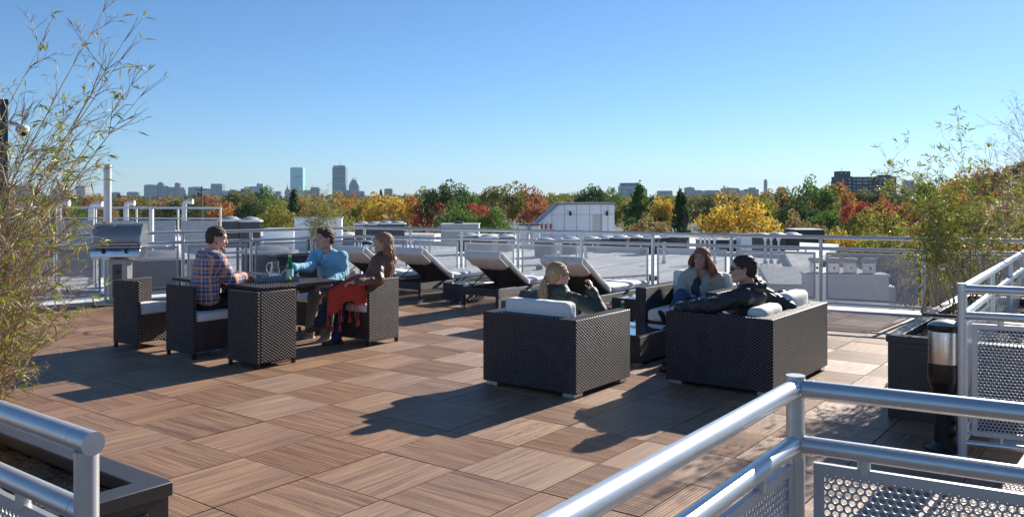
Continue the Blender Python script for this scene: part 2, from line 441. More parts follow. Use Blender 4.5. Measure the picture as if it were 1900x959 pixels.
# raised parapet on its far edge and right edge
mb = MB(); mb.obox((nl.x, nl.y, -.93), (e2.x, e2.y, -.93), .35, .24)
mb.obox((e2.x, e2.y, -.9), (7.6, 21.4, -.9), .3, .30)
o = mb.build('roof_parapet', M_white, bevel=.02); o['kind'] = 'structure'
o = MB().prism([(-60, 25), (-9, 30), (5, 30), (11.5, 35), (24, 62), (14, 75), (-55, 96)], -2.1, -1.75).build('lower_roof', M_roof2); o['kind'] = 'structure'
mb = MB(); dd = Vector((ed.y * -1, ed.x, 0)) * -1
for k in range(-2, 17):
    q = e2 - ed * (2.0 + k * 2.6) ; w_ = q + dd * 34
    if k > -2: mb.obox((q.x, q.y, -.994), (w_.x, w_.y, -.994), .10, .014)
o = mb.build('membrane_seams', mat('seam_grey', (.52, .53, .54), .8), bpy.data.objects['roof'], kind='stuff')
# building volume under the roofs
M_fac = mat('facade', (.33, .3, .27), .8)
o = MB().prism([(-44, 4.2), (-9, 2.3), (8.0, 10), (8.1, 18.6), (7.2, 21.4), (e2.x - .6, e2.y), (23.3, 61.5), (13.6, 74.4), (-54, 95)], -16, -2.12).build('building_walls', M_fac); o['kind'] = 'structure'
# ground and hill
mg, gg, gp = new_mat('ground')
_geo = gg.node('ShaderNodeNewGeometry'); _nz = gg.noise(_geo.outputs['Position'], .02, 6)
gg.l.new(gg.mixc(gg.rangev(_nz, .35, .65, 0, 1), (.05, .065, .03), (.13, .1, .06)), gp.inputs['Base Color']); gp.inputs['Roughness'].default_value = .95
def terrain_z(x, y):
    d = math.hypot(x, y); u = 950 + F * x / max(y, 1) if y > 5 else (9999 if x > 0 else -9999)
    h = -15.5
    t = min(max((u - 1430) / 450, 0), 1); q = min(max((d - 60) / 120, 0), 1)
    h += 13 * t * t * (3 - 2 * t) * q
    if y < 5: h = -15.5 + 13 * max(0, min(1, (x - 60) / 100))
    h += 9 * min(max((d - 300) / 700, 0), 1)
    return h
GX = [-6000, -4000, -2500, -1500, -900] + list(range(-600, 620, 25)) + [900, 1500, 2500, 4000, 6000]
GY = [-1500, -600, -200, -50] + list(range(0, 900, 25)) + [1000, 1400, 2000, 3000, 4500, 6000]
V = [(x, y, terrain_z(x, y)) for y in GY for x in GX]; nx = len(GX)
Fq = [(j * nx + i, j * nx + i + 1, (j + 1) * nx + i + 1, (j + 1) * nx + i) for j in range(len(GY) - 1) for i in range(nx - 1)]
o = link('ground', MB().add(V, Fq).mesh('ground', mg)); o['kind'] = 'structure'

# ================================================================== RAILINGS
M_alu = mat('rail_aluminium', (.60, .62, .64), .36, metal=.6, var=.05, vscale=14, spec=.6)
M_alu_d = mat('panel_aluminium', (.50, .52, .55), .42, metal=.5, var=.05, vscale=10)
def holes_mesh(w, h, pitch, r, nseg, seed=0, thick=0.0):
    cols = int(w / pitch); rows = int(h / (pitch * .866)); ux = w / cols; uy = h / rows
    R_o = pitch / math.sqrt(3); base_o = []; base_i = []
    for k in range(nseg):
        a = 2 * math.pi * (k / nseg) + math.pi / 6
        if nseg == 6: ro = R_o
        else: ro = R_o if k % 2 == 0 else R_o * math.cos(math.pi / 6)
        base_o.append((ro * math.cos(a), ro * math.sin(a))); base_i.append((r * math.cos(a), r * math.sin(a)))
    base = np.array(base_o + base_i); C = []
    for j in range(rows):
        for i in range(cols - (j % 2)):
            C.append(((i + .5 + .5 * (j % 2)) * ux, (j + .5) * uy))
    C = np.array(C); sc2 = np.array([ux / pitch, uy / (pitch * .866)])
    P = C[:, None, :] + base[None] * sc2; n = len(C); V = np.zeros((n * 2 * nseg, 3)); V[:, 0] = P[..., 0].ravel(); V[:, 2] = P[..., 1].ravel()
    k = np.arange(nseg); q = np.stack([k, (k + 1) % nseg, (k + 1) % nseg + nseg, k + nseg], 1)
    Fc = (np.arange(n)[:, None, None] * 2 * nseg + q[None]).reshape(-1, 4)
    return np_mesh('perforated_sheet', V, Fc, M_alu_d, smooth=False)
FAR_SHEET = holes_mesh(1.0, .69, .0215, .0076, 6)
def span_matrix(p, q, z):
    d = (q - p); L = d.length; d.normalize(); n = Vector((-d.y, d.x, 0))
    return Matrix(((d.x, n.x, 0, p.x), (d.y, n.y, 0, p.y), (0, 0, 1, z), (0, 0, 0, 1))), L
def railing(label, posts, ztop=1.055, r=.027, sheet=None, group=None, ends=(0, 0), base=0.0, bottom=True, cap=True, spans=None, bottom_z=.1, postr=None, zmid=.89, captop=-.02, skip_posts=()):
    t = thing('railing', label, 'railing', group=group)
    postr = postr or r
    for k, p in enumerate(posts):
        if k in skip_posts: continue
        mb = MB(); mb.cyl((p.x, p.y, base), (p.x, p.y, ztop + captop), postr, n=24)
        mb.build('post', M_alu, t, smooth=50)
        if captop > 0: MB().cyl((p.x, p.y, ztop + captop + .0005), (p.x, p.y, ztop + captop + .006), postr * 1.04, n=24).build('post_cap', M_alu, t, smooth=50)
        mb = MB(); mb.cyl((p.x, p.y, base), (p.x, p.y, base + .012), postr * 2.0, n=20); mb.build('base_plate', M_alu, t, smooth=40)
    nrm = lambda p, q: (q - p).normalized()
    for k in range(len(posts) - 1):
        p, q = posts[k], posts[k + 1]; d = nrm(p, q)
        MB().cyl((p.x, p.y, ztop), (q.x, q.y, ztop), r, n=24).build('top_rail', M_alu, t, smooth=50)
        MB().cyl((p.x, p.y, zmid), (q.x, q.y, zmid), r * .96, n=24).build('mid_rail', M_alu, t, smooth=50)
        if bottom: MB().cyl((p.x, p.y, bottom_z), (q.x, q.y, bottom_z), r * .7, n=16).build('bottom_rail', M_alu, t, smooth=50)
        for zc in (ztop, zmid):
            for e, s in ((p, 1), (q, -1)):
                c = e + d * (s * (postr + .022))
                MB().cyl((c.x - d.x * .004, c.y - d.y * .004, zc), (c.x + d.x * .004, c.y + d.y * .004, zc), r * 1.02 if zc == ztop else r * .99, n=24).build('rail_joint', M_alu, t, smooth=50)
        # framed sheet hung between the rails
        L = (q - p).length; mg_ = .026 if sheet else .045; a0 = p + d * (postr + mg_); a1 = q - d * (postr + mg_); z0, z1 = bottom_z + .05, zmid - (.047 if sheet else .055)
        M, LL = span_matrix(a0, a1, z0); H = z1 - z0
        fm = MB(); fw = .030
        fm.box(0, LL, -.008, .008, 0, fw).box(0, LL, -.008, .008, H - fw, H).box(0, fw, -.0079, .0079, fw, H - fw).box(LL - fw, LL, -.0079, .0079, fw, H - fw)
        fo = fm.build('panel_frame', M_alu_d, t, M=M)
        if sheet is None:
            so = link('perforated_sheet', FAR_SHEET, fo); so.scale = (LL - .03, 1, (H - .03) / .69); so.location = (.015, .0, .015)
        else:
            pitch, rad, ns = sheet
            so = link('perforated_sheet', holes_mesh(LL - .03, H - .03, pitch, rad, ns), fo); so.location = (.015, 0, .015)
            sm = so.modifiers.new('thickness', 'SOLIDIFY'); sm.thickness = .004; sm.offset = 0
        nb = max(2, round(LL / .55))
        for i in range(nb):
            c = a0 + d * (LL * (i + .5) / nb if nb > 2 else LL * (.12 + .76 * i))
            MB().cyl((c.x, c.y, z1 - .012), (c.x, c.y, zmid - r * .6), r * (.68 if sheet else .42), n=18).build('bracket', M_alu, t, smooth=50)
            if bottom: MB().cyl((c.x, c.y, bottom_z), (c.x, c.y, z0 + .012), r * .4, n=12).build('bracket', M_alu, t, smooth=50)
    return t
def on_line(u, P, D):                         # point of a wall line seen in photo column u
    k = (u - 950) / F; s = (k * P.y - P.x) / (D.x - k * D.y); return P + D * s
right_posts = [on_line(u, RAILPT, RD) for u in (676, 761.6, 856, 961, 1079, 1211, 1357, 1523, 1714, 1930)]
railing('long railing along the right hand far edge of the deck behind the loungers', right_posts, group='railings round the deck')
left_posts = [on_line(u, RAILPT, LD) for u in (676, 578, 466, 339.6, 196, 14, -230)]
railing('railing along the left hand far edge of the deck, passing behind the grill', left_posts, group='railings round the deck', skip_posts=(0,))
nr_r = NR0 + Vector((.8616, -.5076, 0)) * 1.25
nr_l = NR0 + Vector((-.590, -.807, 0)) * 1.62
NSH = (.0225, .0086, 12)
railing('nearest railing, its corner post rising at the lower right of the photo', [nr_l, NR0, nr_r], sheet=NSH, group='railings round the deck', captop=.032)
nl0 = Vector((-.99, 1.965, 0)); nl1 = nl0 + Vector((-.7986, .6018, 0)) * 1.75
t = railing('short railing at the lower left with a round end cap, before the bamboo planter', [nl0, nl1], sheet=NSH, group='railings round the deck', cap=False)
MB().cyl((nl0.x + .7986 * .032, nl0.y - .6018 * .032, 1.055), (nl0.x - .7986 * .01, nl0.y + .6018 * .01, 1.055), .0275, n=28).build('end_cap', M_alu, t, smooth=50)
r1 = PR0 + Vector((math.cos(R(-25)), math.sin(R(-25)), 0)) * 1.4
railing('railing at the right edge of the photo beside the ash receptacle, above the ramp', [PR0, r1], sheet=(.0215, .0083, 12), group='railings round the deck', captop=.030)
ub = [PR0] + [on_line(u, PR0, RB) for u in (1838.5, 1873.3)]; ub.append(ub[-1] + (ub[-1] - ub[-2])); ub.append(ub[-1] + RB * 1.3)
railing('sunlit railing climbing away at the right edge behind the leafy bamboo', ub, group='railings round the deck', skip_posts=(0,))

# ================================================================== PLANTERS
M_plant = mat('planter_metal', (.045, .043, .045), .42, var=.15, vscale=5, spec=.5, bump=.0006, bscale=25)
M_soil = mat('soil', (.10, .078, .06), .95, var=.6, vscale=40, bump=.02, bscale=45)
def planter(label, org, L, Wd, H=.61, xdir=A):
    ang = math.atan2(xdir.y, xdir.x); t = thing('planter', label, 'planter', (org[0], org[1], 0), ang, 'dark metal planters')
    mb = MB(); w = .10
    mb.box(.012, L - .012, .012, .03, .0, H - .05).box(.012, L - .012, Wd - .03, Wd - .012, 0, H - .05).box(.012, .03, .03, Wd - .03, 0, H - .05).box(L - .03, L - .012, .03, Wd - .03, 0, H - .05)
    mb.build('body', M_plant, t)
    mb = MB(); ol = [(0, 0), (L, 0), (L, Wd), (0, Wd)]; il = [(w, w), (L - w, w), (L - w, Wd - w), (w, Wd - w)]
    mb.v = [(x, y, z) for z in (H - .05, H) for lp in (ol, il) for x, y in lp]
    for i in range(4):
        j = (i + 1) % 4; mb.f += [(8 + i, 8 + j, 12 + j, 12 + i), (i, 4 + i, 4 + j, j), (i, j, 8 + j, 8 + i), (4 + j, 4 + i, 12 + i, 12 + j)]
    mb.build('rim', M_plant, t, bevel=.004)
    for (a, b, fx) in ((.0, L, 0), (.0, Wd, 1)):
        n = max(1, round((b - a) / .62)); s = (b - a - .16) / n
        for i in range(n):
            u0 = a + .08 + i * s + .012; u1 = u0 + s - .024
            for sd in (0, 1):
                if fx == 0: q = (u0, u1, .004, .012) if not sd else (u0, u1, Wd - .012, Wd - .004)
                else: q = (.004, .012, u0, u1) if not sd else (L - .012, L - .004, u0, u1)
                MB().box(*q, .05, H - .09).build('side_panel', M_plant, t, bevel=.002, segs=1)
    n = 40; me = bpy.data.meshes.new('soil'); bm = bmesh.new(); bmesh.ops.create_grid(bm, x_segments=n, y_segments=n, size=.5)
    for v in bm.verts:
        v.co.x = L / 2 + v.co.x * (L - .08); v.co.y = Wd / 2 + v.co.y * (Wd - .08)
        v.co.z = H - .07 + .03 * mnoise.noise(v.co * 6) + .014 * mnoise.noise(v.co * 40)
    bm.to_mesh(me); bm.free(); me.materials.append(M_soil); link('soil', me, t)
    sv = MB()
    for i in range(420):
        x = random.uniform(w + .02, L - w - .02); y = random.uniform(w + .02, Wd - w - .02); r = random.uniform(.004, .013)
        z = H - .067 + .03 * mnoise.noise(Vector((x, y, 0)) * 6)
        a = [Vector((random.gauss(0, 1), random.gauss(0, 1), random.gauss(0, 1))).normalized() * r for _ in range(4)]
        sv.add([Vector((x, y, z)) + q for q in a], [(0, 1, 2), (0, 2, 3), (0, 3, 1), (1, 3, 2)])
    sv.build('bark_chips', mat('bark', (.26, .21, .16), .9, var=.5, vscale=30), t, kind='stuff')
    return t
PLC = Vector((-1.211, 3.02, 0))
pl_left = PLC - A * 2.7 - B * .75
planter('dark planter box of the tall bamboo in the lower left corner', pl_left, 2.7, .75)
PL1 = Vector((2.77, 6.26, 0)); planter('dark planter box standing behind the ash receptacle, holding only soil', PL1, .95, 1.28)
PL2 = Vector((3.60, 7.42, 0)); planter('dark planter box of the leafy bamboo at the right, farther from the viewer', PL2, 1.0, 1.9)
PL3 = Vector((-3.98, 14.30, 0)); planter('small dark planter by the far rail behind the man in the blue shirt', PL3, 1.35, .5, .64, xdir=-LD)

# ================================================================== ASH RECEPTACLES
M_black = mat('black_paint', (.012, .012, .013), .32, var=.1)
M_steel = mat('stainless', (.62, .60, .58), .24, metal=1.0, var=.08, vscale=12, bump=.0006, bscale=300)
M_cap = mat('grey_cap', (.32, .36, .37), .45, metal=.4)
def receptacle(label, loc):
    t = thing('ash_receptacle', label, 'ash bin', loc, 0, 'tall round ash receptacles')
    MB().lathe([(.125, 0), (.125, .012), (.09, .028), (.062, .05), (.062, .052)], n=28).build('base', M_black, t, smooth=40)
    MB().lathe([(.064, .045), (.064, .30), (.068, .33), (.098, .43), (.104, .45), (.104, .555), (.099, .56)], n=28).build('stem', M_black, t, smooth=40)
    MB().lathe([(.099, .558), (.100, .565), (.100, .765), (.099, .77)], n=28).build('steel_band', M_steel, t, smooth=40)
    MB().lathe([(.101, .765), (.105, .77), (.105, .80), (.10, .805)], n=28).build('collar', M_black, t, smooth=40)
    MB().lathe([(.099, .803), (.085, .818), (.05, .832), (0, .838)], n=28).build('lid', M_cap, t, smooth=40)
    return t
rc = receptacle('black and steel ash receptacle beside the right planter, near the post', (2.80, 5.46, 0))
dup_thing(rc, 'distant ash receptacle with steel band at the far corner of the deck railings', (-2.7, 15.75, 0))
# ================================================================== FURNITURE
WK = wicker('dark_wicker', (.10, .090, .096)); WK_f = wicker('brown_wicker', (.105, .086, .084), row=.015, per=.044, dist=.0055)
M_cush = mat('cream_cushion', (.80, .78, .73), .85, var=.05, vscale=8, bump=.003, bscale=14, sheen=.2)
M_foot = mat('foot_metal', (.6, .6, .6), .35, metal=.7)
M_glass = mat('table_glass', (.75, .85, .85), .03, trans=.0, spec=.9, var=0)
_gm, _gg, _gp = new_mat('sheet_glass'); _gp.inputs['Base Color'].default_value = (.06, .075, .08, 1); _gp.inputs['Roughness'].default_value = .02; _gp.inputs['Coat Weight'].default_value = 1.0; _gp.inputs['Specular IOR Level'].default_value = .8
def frame(org, x, y):                         # matrix with local x, y along the given directions
    return math.atan2(x.y, x.x)
def cushion(name, x0, x1, y0, y1, z0, z1, parent, m=None, puff=.018, seed=0):
    n = 14; rr = random.Random(seed); mb = bmesh.new()
    bmesh.ops.create_cube(mb, size=1.0); bmesh.ops.subdivide_edges(mb, edges=mb.edges[:], cuts=n, use_grid_fill=True)
    cx, cy, cz = (x0 + x1) / 2, (y0 + y1) / 2, (z0 + z1) / 2; sx, sy, sz = (x1 - x0), (y1 - y0), (z1 - z0); rad = min(sx, sy, sz) * .28
    for v in mb.verts:
        p = Vector((v.co.x * sx, v.co.y * sy, v.co.z * sz)); q = Vector([max(-s / 2 + rad, min(s / 2 - rad, c)) for c, s in zip(p, (sx, sy, sz))])
        d = p - q
        if d.length > 1e-6: p = q + d.normalized() * rad
        u, w, h = v.co.x * 2, v.co.y * 2, v.co.z * 2
        k = (sx, sy, sz).index(min(sx, sy, sz)); o = [u, w, h]; s_ = o[k]; e = [abs(o[i]) for i in range(3) if i != k]
        p[k] += puff * s_ * (1 - e[0] ** 4) * (1 - e[1] ** 4)
        nz = mnoise.noise(Vector((p.x * 7 + seed, p.y * 7, p.z * 7))) * .006 + mnoise.noise(Vector((p.x * 25 + seed, p.y * 25, p.z * 25))) * .0018
        p += d.normalized() * nz if d.length > 1e-6 else Vector((0, 0, nz))
        v.co = Vector((cx, cy, cz)) + p
    me = bpy.data.meshes.new(name); mb.to_mesh(me); mb.free(); me.materials.append(m or M_cush)
    me.polygons.foreach_set('use_smooth', [True] * len(me.polygons))
    ob = link(name, me, parent)
    q = rad * .45; hx, hy, hz = sx / 2 - q, sy / 2 - q, sz / 2 - q
    ax = (sx, sy, sz).index(min(sx, sy, sz)); lp = []
    for s_ in (1, -1):
        cr = [(-1, -1), (1, -1), (1, 1), (-1, 1), (-1, -1)]; pts = []
        for a, b in cr:
            v = [0, 0, 0]; o2 = [i for i in range(3) if i != ax]; h = (hx, hy, hz); v[ax] = s_ * h[ax]; v[o2[0]] = a * h[o2[0]]; v[o2[1]] = b * h[o2[1]]; pts.append(Vector((cx, cy, cz)) + Vector(v))
        pp = []
        for i in range(4):
            for t_ in (.02, .25, .5, .75, .98):
                p_ = pts[i].lerp(pts[i + 1], t_) + Vector((0, 0, mnoise.noise(pts[i] * 9 + Vector((t_ * 5, 0, 0))) * .003)); pp.append(p_)
        pp.append(pp[0]); MB().tube(pp, .0035, n=5).build('piping', m or M_cush, ob, smooth=80)
    return ob
def sofa(name, label, cat, org, xdir, w, d, back_cushions, seats=1, arm=.13, H=.635):
    t = thing(name, label, cat, (org[0], org[1], 0), math.atan2(xdir.y, xdir.x), 'dark wicker lounge seats round the low table')
    z0 = .035; B_ = dict(bevel=.008, segs=2)
    MB().prism([(0, 0), (w, 0), (w, d), (w - arm, d), (w - arm, arm), (arm, arm), (arm, d), (0, d)], z0, H).build('frame', WK, t, **B_)
    MB().box(arm, w - arm, arm, d - .012, z0, .27).build('seat_base', WK, t, **B_)
    iw = (w - 2 * arm) / seats
    for i in range(seats):
        cushion('seat_cushion', arm + i * iw + .006, arm + (i + 1) * iw - .006, arm + .01, d - .005, .272, .40, t, seed=i + 3)
    for i, (a, b, z1) in enumerate(back_cushions):
        cushion('back_cushion', a, b, arm + .005, arm + .15, .405, z1, t, seed=i + 11)
    for x in (.02, w - .14):
        for y in (.02, d - .14):
            MB().box(x, x + .12, y, y + .12, 0, z0).build('foot', M_foot, t, bevel=.003, segs=1)
    return t
sofa('armchair', 'dark wicker armchair nearest the viewer, the ponytailed woman sitting in it', 'armchair', (-.254, 7.38), A, .96, .90, [(.13, .80, .75)])
sofa('loveseat', 'wide dark wicker loveseat at the right under the man in the black jacket', 'loveseat', (2.116, 6.852), B, 1.47, .96, [(.15, .62, .70), (.80, 1.33, .76)], seats=2)
sofa('armchair', 'dark wicker armchair farther back, under the woman in the khaki jacket', 'armchair', (2.676, 9.508), -A, .96, .90, [(.14, .82, .79)])
def low_table(label, org, L, Wd, H=.29, group='low wicker side tables'):
    t = thing('side_table', label, 'table', (org[0], org[1], 0), TH, group)
    MB().box(0, L, 0, Wd, .035, H).build('body', WK, t, bevel=.006)
    MB().box(.006, L - .006, .006, Wd - .006, H + .002, H + .010).build('glass_top', _gm, t, bevel=.002, segs=1)
    for x in (.03, L - .11):
        for y in (.03, Wd - .11): MB().box(x, x + .08, y, y + .08, 0, .035).build('foot', M_foot, t)
    return t
CT = Vector((1.23, 8.1, 0))
low_table('low wicker coffee table with glass top between the three lounge seats', CT - A * .66, .66, .78, .29)
low_table('low wicker side table between the second and third sun loungers from the left', (-1.08, 13.2), .42, .5)
low_table('low wicker side table between the third and fourth sun loungers, behind the ponytail', (.11, 12.1), .42, .5)
low_table('low wicker side table to the right of the last sun lounger', (1.33, 11.27), .42, .62)

# sun loungers
M_rod = mat('gas_strut', (.02, .02, .02), .3, metal=.6)
def make_lounger():
    t = thing('sun_lounger', 'x', 'sun lounger', (0, 0, 0), TH, 'sun loungers in a row by the far railing')
    w, L, ang = .72, 2.0, R(33.5); zt = .31; py = .80
    MB().box(0, .055, 0, L, .205, zt).build('side_rail', WK, t, bevel=.006); MB().box(w - .055, w, 0, L, .205, zt).build('side_rail', WK, t, bevel=.006)
    MB().box(.055, w - .055, 0, .05, .205, zt - .001).build('end_rail', WK, t, bevel=.006); MB().box(.055, w - .055, L - .05, L, .205, zt - .001).build('end_rail', WK, t, bevel=.006)
    MB().box(.055, w - .055, py, L - .05, .27, zt - .004).build('deck_panel', WK, t)
    for x in (.002, w - .057):
        for y in (.002, L - .062):
            lg = MB().box(x, x + .055, y, y + .06, .045, .206).build('leg', WK, t, bevel=.004)
            MB().box(x + .004, x + .051, y + .004, y + .056, 0, .045).build('foot_cap', M_foot, lg)
    # raised back: local frame along slope
    cs, sn = math.cos(ang), math.sin(ang); bl = .84
    def bp(x, s, h): return Vector((x, py - s * cs - h * sn * -1 * -1, zt + s * sn + h * cs)) if False else Vector((x, py - s * cs + h * sn, zt + s * sn + h * cs))
    mb = MB()
    for (a, b, c, d, e, f) in ((.06, w - .06, 0, bl, -.03, -.002),):
        v = [bp(x, s, h) for h in (e, f) for s in (c, d) for x in (a, b)]
        mb.add(v, [(0, 1, 3, 2), (4, 6, 7, 5), (0, 4, 5, 1), (2, 3, 7, 6), (0, 2, 6, 4), (1, 5, 7, 3)])
    mb.build('back_panel', WK, t, bevel=.004)
    c1 = cushion('back_cushion', .03, w - .03, 0, .88, 0, .075, t, seed=5)
    c1.matrix_local = Matrix(((1, 0, 0, 0), (0, -cs, sn, py), (0, sn, cs, zt + .0), (0, 0, 0, 1)))
    cushion('seat_cushion', .03, w - .03, py + .02, L - .01, zt, zt + .085, t, seed=6)
    # fabric hood folded over the top of the back
    hood = MB(); n = 14; m_ = 8
    for i in range(n + 1):
        x = .025 + (w - .05) * i / n; e = abs(2 * i / n - 1)
        for j in range(m_ + 1):
            s = .885 - (.37 - .11 * e ** 4 + .0) * j / m_; h = -.036 - .016 * math.sin(j / m_ * 3.14) * (1 - e ** 6) - .004 * math.sin(i * 1.9 + j)
            if j == 0: h = -.012
            hood.v.append(tuple(bp(x, s, h)))
    hood.f = [(i * (m_ + 1) + j, i * (m_ + 1) + j + 1, (i + 1) * (m_ + 1) + j + 1, (i + 1) * (m_ + 1) + j) for i in range(n) for j in range(m_)]
    ho = hood.build('hood', M_cush, t, smooth=80); sm = ho.modifiers.new('thickness', 'SOLIDIFY'); sm.thickness = .012; sm.offset = 0
    hood2 = MB(); hood2.v = []
    hood2.obox(bp(.03, .885, .02), bp(w - .03, .885, .02), .03, .070, up=Vector((0, cs * 0 + sn, cs)))
    hood2.build('hood_top', M_cush, t, bevel=.012)
    for x in (.11, w - .11):
        MB().cyl(bp(x, .40, -.035), (x, py - .72, zt - .03), .008, n=8).build('strut', M_rod, t, smooth=50)
    return t
lg = make_lounger(); spots = [(-2.95, 13.75), (-1.985, 13.45), (-.767, 12.5), (.33, 11.43)]
labs = ['leftmost sun lounger, its back showing between the two people at the table', 'second sun lounger from the left, just right of the brown-jacketed woman',
        'third sun lounger from the left, in front of a low side table', 'rightmost sun lounger, its raised back behind the ponytailed woman']
lg['label'] = labs[0]; lg.location = (*spots[0], 0)
for s, l in zip(spots[1:], labs[1:]): dup_thing(lg, l, (*s, 0))

# dining set
def corner_chair(label, org, rz, w=.47, d=.46, left=False, right=False, H=.73, cush=True):
    # local: x width, y towards the front, back panel on y=0
    t = thing('dining_chair', label, 'chair', (org[0], org[1], 0), rz, 'wicker chairs round the dining table')
    th = .038; z0 = .05
    def panel(x0, x1, y0, y1, z1=H):
        return MB().box(x0, x1, y0, y1, z0, z1)
    panel(0, w, 0, th).build('back_panel', WK_f, t, bevel=.008)
    if left: panel(0, th, th, d, H - .001).build('side_panel', WK_f, t, bevel=.008)
    if right: panel(w - th, w, th, d, H - .001).build('side_panel', WK_f, t, bevel=.008)
    MB().box(th if left else .0, w - th if right else w, th, d, z0 + .02, .36).build('seat_base', WK_f, t, bevel=.008)
    if cush: cushion('seat_cushion', (th if left else .0) + .008, (w - th if right else w) - .008, th + .01, d + .02, .362, .45, t, seed=int(org[0] * 10) % 7)
    for x in (.006, w - .036):
        for y in (.006, d - .036): MB().box(x, x + .03, y, y + .03, 0, z0 + .005).build('leg', M_black, t)
    return t
rzA = TH
ca = Vector((-4.36, 9.23, 0)); corner_chair('empty wicker chair at the left end of the dining table, cream seat cushion showing', ca, R(-30), .42, .46, left=True)
cb = Vector((-3.6, 8.78, 0)); corner_chair('wicker chair the man in the plaid shirt sits on', cb, TH, .50, .50, left=False)
cc = Vector((-2.78, 8.25, 0)); corner_chair('wicker corner chair nearest the viewer, pushed under the table corner', cc, TH, .47, .46, right=True)
# woman's chair: back on the +A side
cd = Vector((-1.56, 9.21, 0)); corner_chair('wicker chair of the brown-jacketed woman, its back lit by the sun', cd, TH + R(90), .46, .52)
ce = Vector((-1.93, 10.42, 0)); corner_chair('wicker chair of the man in the blue shirt, on the far side of the table', ce, TH + R(180), .50, .50, left=True)
cf = Vector((-2.72, 10.78, 0)); corner_chair('empty wicker chair on the far side of the table, only its top edge showing', cf, TH + R(180), .47, .46, left=False)
TN = Vector((-2.50, 8.43, 0)); TL, TWd = 1.74, 1.05; TA = Vector((math.cos(R(-39.5)), math.sin(R(-39.5)), 0))
t = thing('dining_table', 'dark wicker dining table with a tray, pitcher and green bottle on it', 'table', (TN - TA * TL).to_tuple(), R(-39.5))
MB().box(0, TL, 0, TWd, .69, .726).build('tabletop', WK_f, t, bevel=.012)
MB().box(.22, TL - .22, .22, TWd - .22, .63, .689).build('apron', WK_f, t, bevel=.006)
for x in (.42, TL - .50):
    for y in (.36, TWd - .44): MB().box(x, x + .08, y, y + .08, 0, .63).build('leg', WK_f, t, bevel=.006)
# tray with things
M_tray = mat('tray_paint', (.17, .21, .26), .5, var=.06)
TR = Vector((-2.71, 8.94, .728)); tr_a = math.atan2(.15, .41)
t = thing('serving_tray', 'blue-grey serving tray on the dining table', 'tray', TR.to_tuple(), tr_a)
tw, td, th_ = .45, .33, .052
MB().box(0, tw, 0, td, 0, .008).build('tray_base', M_tray, t)
for nm, b in (('long_side', (0, tw, 0, .01)), ('long_side', (0, tw, td - .01, td)), ('short_side', (0, .01, .01, td - .01)), ('short_side', (tw - .01, tw, .01, td - .01))):
    MB().box(*b, .008, th_).build(nm, M_tray, t, bevel=.0015, segs=1)
M_clear = mat('clear_glass', (.97, 1, 1), .0, trans=1.0, var=0)
_m, _g2, _p2 = new_mat('green_glass'); _p2.inputs['Base Color'].default_value = (.02, .42, .10, 1); _p2.inputs['Transmission Weight'].default_value = .85; _p2.inputs['Roughness'].default_value = .03; _p2.inputs['IOR'].default_value = 1.3
M_label = mat('bottle_label', (.45, .66, .68), .5, var=.03); M_lime = mat('lime_skin', (.28, .45, .03), .45, bump=.001, bscale=90); M_capw = mat('bottle_cap', (.6, .6, .63), .3, metal=.5)
px, py_ = W(510, 505, 9.12).x, 9.12
t = thing('water_pitcher', 'clear glass pitcher of water on the serving tray', 'pitcher', (px, py_, .737))
po = [(.0, .0), (.062, .0), (.065, .01), (.062, .06), (.048, .12), (.040, .165), (.047, .20)]; pi_ = [(.044, .20), (.037, .165), (.044, .12), (.057, .06), (.058, .012), (0, .010)]
MB().lathe(po + pi_, n=28).build('jug', M_clear, t, smooth=60)
MB().lathe([(0, .0115), (.0565, .0125), (.0555, .058), (0, .058)], n=28).build('water', mat('water', (.9, .97, 1), 0, trans=1, var=0), t, smooth=40)
MB().tube([(-.038, 0, .185), (-.075, 0, .19), (-.092, 0, .15), (-.085, 0, .10), (-.055, 0, .075)], .007, n=10).build('handle', M_clear, t, smooth=60)
def bottle(label, loc, s=1.0):
    t = thing('green_bottle', label, 'bottle', loc, .4, 'green glass water bottles')
    MB().lathe([(0, 0), (.036 * s, 0), (.038 * s, .008 * s), (.038 * s, .14 * s), (.032 * s, .17 * s), (.017 * s, .21 * s), (.0135 * s, .25 * s), (.0145 * s, .262 * s)], n=24).build('glass', _m, t, smooth=50)
    MB().lathe([(.0155 * s, .252 * s), (.0155 * s, .272 * s), (0, .273 * s)], n=20).build('cap', M_capw, t, smooth=40)
    lb = MB().lathe([(.0385 * s, .035 * s), (.0387 * s, .04 * s), (.0387 * s, .115 * s), (.0385 * s, .12 * s)], n=24).build('label_band', M_label, t, smooth=40)
    MB().box(-.0395 * s, -.0385 * s, -.008 * s, .008 * s, .05 * s, .066 * s).build('red_star', mat('red_print', (.5, .02, .02), .5), lb)
    MB().ell((-.027 * s * .6, -.027 * s * .95, .155 * s), (.014 * s, .006 * s, .02 * s), 10, 6).build('neck_label', M_label, t, smooth=60)
    return t
bx = W(537.5, 505, 9.14).x
bottle('tall green glass bottle with pale blue label on the serving tray', (bx, 9.14, .737))
bottle('green bottle on the low coffee table, its neck showing above the near armchair', (1.13, 8.62, .302))
lx = W(535, 510, 9.02)
o = MB().ell((0, 0, 0), (.030, .024, .023), 20, 12).build('lime', M_lime, smooth=80); o.location = (lx.x, 9.02, .760); tag(o, 'green lime lying in the serving tray by the bottle', 'fruit')
gx = W(490, 510, 9.05)
t = thing('water_glass', 'small clear drinking glass lying low in the tray left of the pitcher', 'glass', (gx.x, 9.07, .737))
MB().lathe([(0, 0), (.028, 0), (.033, .05), (.031, .05), (.026, .006), (0, .006)], n=20).build('tumbler', M_clear, t, smooth=50)

